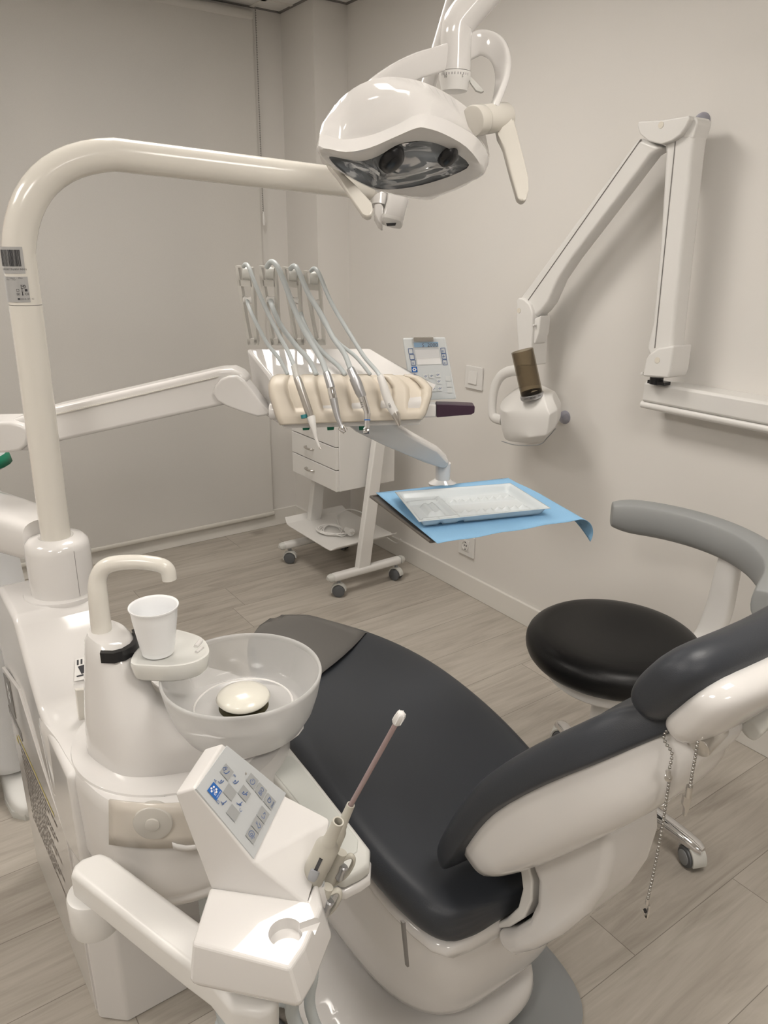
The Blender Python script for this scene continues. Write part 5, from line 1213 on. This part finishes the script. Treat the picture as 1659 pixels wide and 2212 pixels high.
# knuckle and grips
ka, kb = Q(1020, 262, 1.275), Q(1092, 252, 1.33)
mk('knuckle', join(cyl(ka, lerp(ka, kb, .28), .0245, n=36, bev=.002), cyl(lerp(ka, kb, .29), kb, .0235, n=36, bev=.004)), mat('warm_white_plastic', (.62, .595, .54), .22), t)
def blade(nm, outline, d0, d1, th, m_):
    P = [Q(px, py, lerp(d0, d1, k_)) for (px, py, k_) in outline]; return mk(nm, prism(P, FW*th), m_, t, bev=.005, bang=40)
WG = bpy.data.materials['warm_white_plastic']
blade('grip_handle', [(1064, 250, 0), (1075, 230, 0), (1094, 224, 0), (1104, 232, 0), (1112, 260, .1), (1130, 330, .5), (1142, 380, .8), (1143, 410, .9), (1138, 430, 1), (1128, 436, 1), (1118, 428, 1), (1104, 380, .75), (1088, 320, .4), (1076, 288, .15)], 1.32, 1.24, .018, WG)
blade('grip_handle', [(697, 335, 0), (716, 350, 0), (740, 372, .2), (775, 405, .6), (803, 436, .9), (806, 452, 1), (802, 466, 1), (792, 469, 1), (782, 462, 1), (760, 430, .7), (730, 385, .35), (708, 358, .1)], 1.24, 1.20, .018, WG)
# elbow, dial and head stem
st = Q(983, 150, 1.40); stx = st.xy
def sv(z): return V((stx[0], stx[1], z))
zl = st.z-.004
el = [sv(zl), sv(zl+.03), sv(zl+.065), sv(zl+.085)+V((.008, -.004, 0)), sv(zl+.125)+V((.040, -.022, 0)), sv(zl+.165)+V((.068, -.040, 0)), sv(zl+.22)+V((.09, -.055, 0))]
mk('elbow', tube(el, [.0285, .0285, .029, .030, .031, .032, .031], n=28, k=6), PLAS, t, sharp=60)
dl = mk('dial', lathe([(.018, -.034), (.024, -.032), (.0275, -.016), (.0290, -.012), (.0290, -.001)], sv(zl), n=40), PLAM, t, sharp=50)
for i in range(11):
    a = math.atan2(-stx[1], -stx[0])+.95-.19*i*1.0; n_ = V((math.cos(a), math.sin(a), 0)); p_ = sv(zl-.005)+n_*.0291; r_ = V((-n_.y, n_.x, 0))
    mk('dial_mark', quadf([p_+r_*.0005, p_-r_*.0005, p_-r_*.0005-V((0, 0, .004)), p_+r_*.0005-V((0, 0, .004))]), INK, dl, sharp=180)
for s_, a_ in (('10', -.62), ('5', .50)):
    a = math.atan2(-stx[1], -stx[0])-a_*-1.0; n_ = V((math.cos(a), math.sin(a), 0)); text('dial_print', s_, sv(zl-.0115)+n_*.0282, V((-n_.y, n_.x, 0)), (0, 0, 1), .007, INK, dl, off=.0012)
mk('dial_lever', prism([Q(px, py, 1.40) for px, py in ((1012, 162), (1020, 168), (1032, 180), (1046, 196), (1040, 199), (1028, 195), (1016, 178))], FW*.006), PGRY, t, bev=.001)
# spring arm from the post tip up to the elbow
jn = Q(820, 452, 1.57)
mk('post_knuckle', join(cyl(Q(820, 412, 1.565), Q(818, 445, 1.565), .017, n=28), ), PLAS, t)
mk('knuckle_cover', prism([Q(px, py, 1.55) for px, py in ((808, 440), (822, 436), (829, 446), (830, 470), (826, 486), (816, 478), (808, 462))], FW*.04), PLAS, t, bev=.004)
sa, sb = Q(848, 476, 1.55), Q(985, -40, 1.60)
du = (sb-sa).normalized(); uu_, vv_ = frame(du, FW)
mk('spring_arm', loft([ring(lerp(sa, sb, q), uu_, vv_, a_, b_, 20, 4) for q, a_, b_ in ((-.01, .020, .017), (.0, .0215, .020), (.3, .020, .019), (.75, .013, .014), (1.0, .010, .012), (1.15, .010, .012))]), PLAS, t, sharp=60)
mk('arm_end_cap', loft([ring(sa-du*o_, uu_, vv_, a_, b_, 20, 4) for o_, a_, b_ in ((.0, .0225, .021), (.006, .021, .019), (.010, .014, .012))]), PLAM, t)
mk('arm_slot', prism([Q(px, py, 1.526) for px, py in ((834, 482), (856, 481), (854, 486), (836, 487))], FW*.004), BLCK, t)
tpx = sb+du*.09
mk('arm_head', tube([tpx, tpx+V((.03, -.02, .035)), lerp(tpx, el[-1], .6)+V((0, 0, .05)), el[-1]], [.014, .024, .030, .031], n=20), PLAS, t)

# ================================================================== PERSON behind the cabinet
t = thing('person', 'person in white clinic uniform standing behind the dental unit at the left edge', 'person', (.08, 2.08, 0))
def skin_body(name, verts, edges, radii, mt, par, sub=2):
    me = bpy.data.meshes.new(name); me.from_pydata([tuple(v) for v in verts], edges, []); o = bpy.data.objects.new(name, me); C.objects.link(o)
    md = o.modifiers.new('skin', 'SKIN'); sd = o.modifiers.new('sub', 'SUBSURF'); sd.levels = sub; sd.render_levels = sub
    sl = me.skin_vertices[0].data if me.skin_vertices else None
    if sl is None:
        bm = bmesh.new(); bm.from_mesh(me); bm.verts.layers.skin.verify(); bm.to_mesh(me); bm.free(); sl = me.skin_vertices[0].data
    for i, r in enumerate(radii): sl[i].radius = r if isinstance(r, tuple) else (r, r)
    sl[0].use_root = True
    dg = bpy.context.evaluated_depsgraph_get(); nm_ = bpy.data.meshes.new_from_object(o.evaluated_get(dg)); bpy.data.objects.remove(o)
    o = bpy.data.objects.new(name, nm_); C.objects.link(o); nm_.materials.append(mt)
    for p in nm_.polygons: p.use_smooth = True
    o.parent = par; o.matrix_parent_inverse = PINV(par); return o
bx, by_ = .082, 2.09
J = [(bx, by_, .93), (bx, by_, 1.08), (bx, by_, 1.25), (bx, by_, 1.38), (bx, by_, 1.46), (bx, by_, 1.52),                       # 0-5 pelvis, waist, chest, shoulder, neck
     (bx+.09, by_, .88), (bx+.10, by_+.01, .50), (bx+.085, by_+.02, .10),                                                   # 6-8 right-hand leg
     (bx-.09, by_, .88), (bx-.10, by_+.01, .50), (bx-.10, by_+.02, .10),                                                    # 9-11
     (bx+.12, by_, 1.36), (bx+.145, by_+.01, 1.12), (bx+.05, by_+.17, 1.02),                                                 # 12-14 arm
     (bx-.12, by_, 1.36), (bx-.145, by_+.01, 1.12), (bx-.05, by_+.18, 1.00)]
E_ = [(0, 1), (1, 2), (2, 3), (3, 4), (4, 5), (0, 6), (6, 7), (7, 8), (0, 9), (9, 10), (10, 11), (3, 12), (12, 13), (13, 14), (3, 15), (15, 16), (16, 17)]
Rr = [(.14, .10), (.12, .09), (.14, .10), (.10, .08), .05, .05, .085, .06, .042, .085, .06, .042, .055, .042, .03, .055, .042, .03]
skin_body('body', J, E_, Rr, SKIN, t)
hc_ = V((bx, by_+.01, 1.63))
hr = []
for z, a_, b_, oy in ((-.11, .03, .035, .03), (-.095, .05, .055, .022), (-.06, .064, .078, .008), (0, .074, .092, 0), (.05, .075, .096, -.004), (.09, .062, .082, -.006), (.115, .035, .05, -.008)):
    hr.append(ring(hc_+V((0, oy, z)), (1, 0, 0), (0, 1, 0), a_, b_, 20))
mk('head', join(loft(hr), tube([hc_+V((0, .09, .02)), hc_+V((0, .115, -.02)), hc_+V((0, .10, -.03))], [.008, .013, .008], n=8), tube([hc_+V((-.02, .088, -.058)), hc_+V((0, .094, -.056)), hc_+V((.02, .088, -.058))], [.004, .006, .004], n=8),
    ball(hc_+V((.076, -.005, 0)), .02, 10, 1.3), ball(hc_+V((-.076, -.005, 0)), .02, 10, 1.3)), SKIN, t, sub=1, sharp=180)
mk('eye', join(ball(hc_+V((.03, .083, .015)), .009, 8), ball(hc_+V((-.03, .083, .015)), .009, 8)), INK, t)
mk('hair', loft([ring(hc_+V((0, oy, z)), (1, 0, 0), (0, 1, 0), a_, b_, 20) for z, a_, b_, oy in ((-.09, .06, .05, -.05), (-.02, .080, .07, -.035), (.05, .082, .09, -.014), (.10, .068, .085, -.010), (.128, .035, .05, -.01))]), HAIR, t, sub=1, sharp=180)
for sgn, wj in ((1, J[14]), (-1, J[17])):
    w0 = V(wj); hv, he, hr_ = [w0, w0+V((-.01*sgn, .04, -.02)), w0+V((-.018*sgn, .075, -.04))], [(0, 1), (1, 2)], [.024, .030, .026]
    for k_, (dx, L_) in enumerate(((-.026, .052), (-.009, .06), (.009, .057), (.026, .046))):
        b0 = len(hv); f0 = w0+V((dx-.018*sgn, .085, -.042)); hv += [f0, f0+V((0, L_*.5, -.012)), f0+V((0, L_*.8, -.035))]; he += [(2, b0), (b0, b0+1), (b0+1, b0+2)]; hr_ += [.009, .008, .006]
    b0 = len(hv); hv += [w0+V((-.038*sgn, .05, -.02)), w0+V((-.05*sgn, .08, -.035))]; he += [(1, b0), (b0, b0+1)]; hr_ += [.011, .008]
    skin_body('hand', hv, he, hr_, SKIN, t, 1)
# loose clinic clothes
def legs(sx_, foot, hip):
    out = []
    for z, r, w_ in ((.90, .115, 0), (.78, .112, .01), (.64, .112, .0), (.58, .117, .012), (.50, .100, 0), (.42, .104, .01), (.30, .092, 0), (.20, .094, .01), (.10, .086, .006), (.075, .085, .0)):
        q = (.90-z)/.83; c_ = lerp(V(hip), V(foot), q); out.append([c_+V((0, 0, z-c_.z))+V((r*math.cos(a)*(1+w_*math.sin(3*a+z*30)), r*1.05*math.sin(a)*(1+w_*math.sin(2*a+z*20)), .004*math.sin(2*a+z*40))) for a in [i*2*PI/28 for i in range(28)]])
    return loft(out)
mk('trousers', join(legs(1, (bx+.085, by_+.02, .09), (bx+.10, by_, .90)), legs(-1, (bx-.10, by_+.02, .09), (bx-.08, by_, .90)), loft([ring((bx+.01, by_, z), (1, 0, 0), (0, 1, 0), a_, b_, 28) for z, a_, b_ in ((.84, .17, .115), (.90, .185, .125), (1.0, .165, .115), (1.02, .16, .11))])), CLOTH, t, sub=1, sharp=180)
mk('tunic', loft([ring((bx, by_, z), (1, 0, 0), (0, 1, 0), a_, b_, 32, 2.3) for z, a_, b_ in ((.925, .214, .142), (.93, .218, .146), (1.0, .20, .14), (1.12, .175, .125), (1.28, .185, .13), (1.38, .175, .115), (1.43, .11, .085), (1.46, .065, .06))]), CLOTH, t, sub=1, sharp=180)
mk('tunic_trim', loft([ring((bx, by_, z), (1, 0, 0), (0, 1, 0), a_, b_, 32, 2.3) for z, a_, b_ in ((.935, .2185, .1465), (.962, .2125, .1445), (.962, .205, .14))]), GREEN, t, sharp=180)
for sgn, a_, b_ in ((1, 12, 13), (-1, 15, 16)):
    mk('sleeve', tube([V(J[a_])-V((.03*sgn, 0, -.01)), V(J[a_])+V((.01*sgn, .005, -.04)), lerp(V(J[a_]), V(J[b_]), .75)], [.070, .064, .058], n=20), CLOTH, t, sub=1, sharp=180)
for sx_, fy in ((bx+.085, by_+.005), (bx-.10, by_+.02)):
    mk('clog', loft([[V((sx_, fy, 0))+V((p.x, p.y, p.z)) for p in ring((0, yo, zc_), (1, 0, 0), (0, 0, 1), w_, h_, 20, 3)] for yo, zc_, w_, h_ in ((-.085, .04, .02, .028), (-.078, .043, .034, .040), (-.04, .043, .040, .042), (.03, .040, .044, .040), (.09, .036, .047, .036), (.14, .03, .044, .030), (.175, .024, .028, .022), (.185, .02, .012, .014))]), CLOTH if False else mat('clog_white', (.72, .72, .70), .4) if 'clog_white' not in bpy.data.materials else bpy.data.materials['clog_white'], t, sub=1, sharp=180)
    mk('clog_sole', loft([[V((sx_, fy, 0))+V((w_*q, yo, z_)) for q, z_ in ((-1, 0), (-1.04, .012), (-1, .02), (1, .02), (1.04, .012), (1, 0))] for yo, w_ in ((-.082, .022), (-.06, .038), (0, .042), (.09, .048), (.15, .042), (.182, .016))]), PGRY, t)
t.rotation_euler.z = PI                                             # turned towards the room
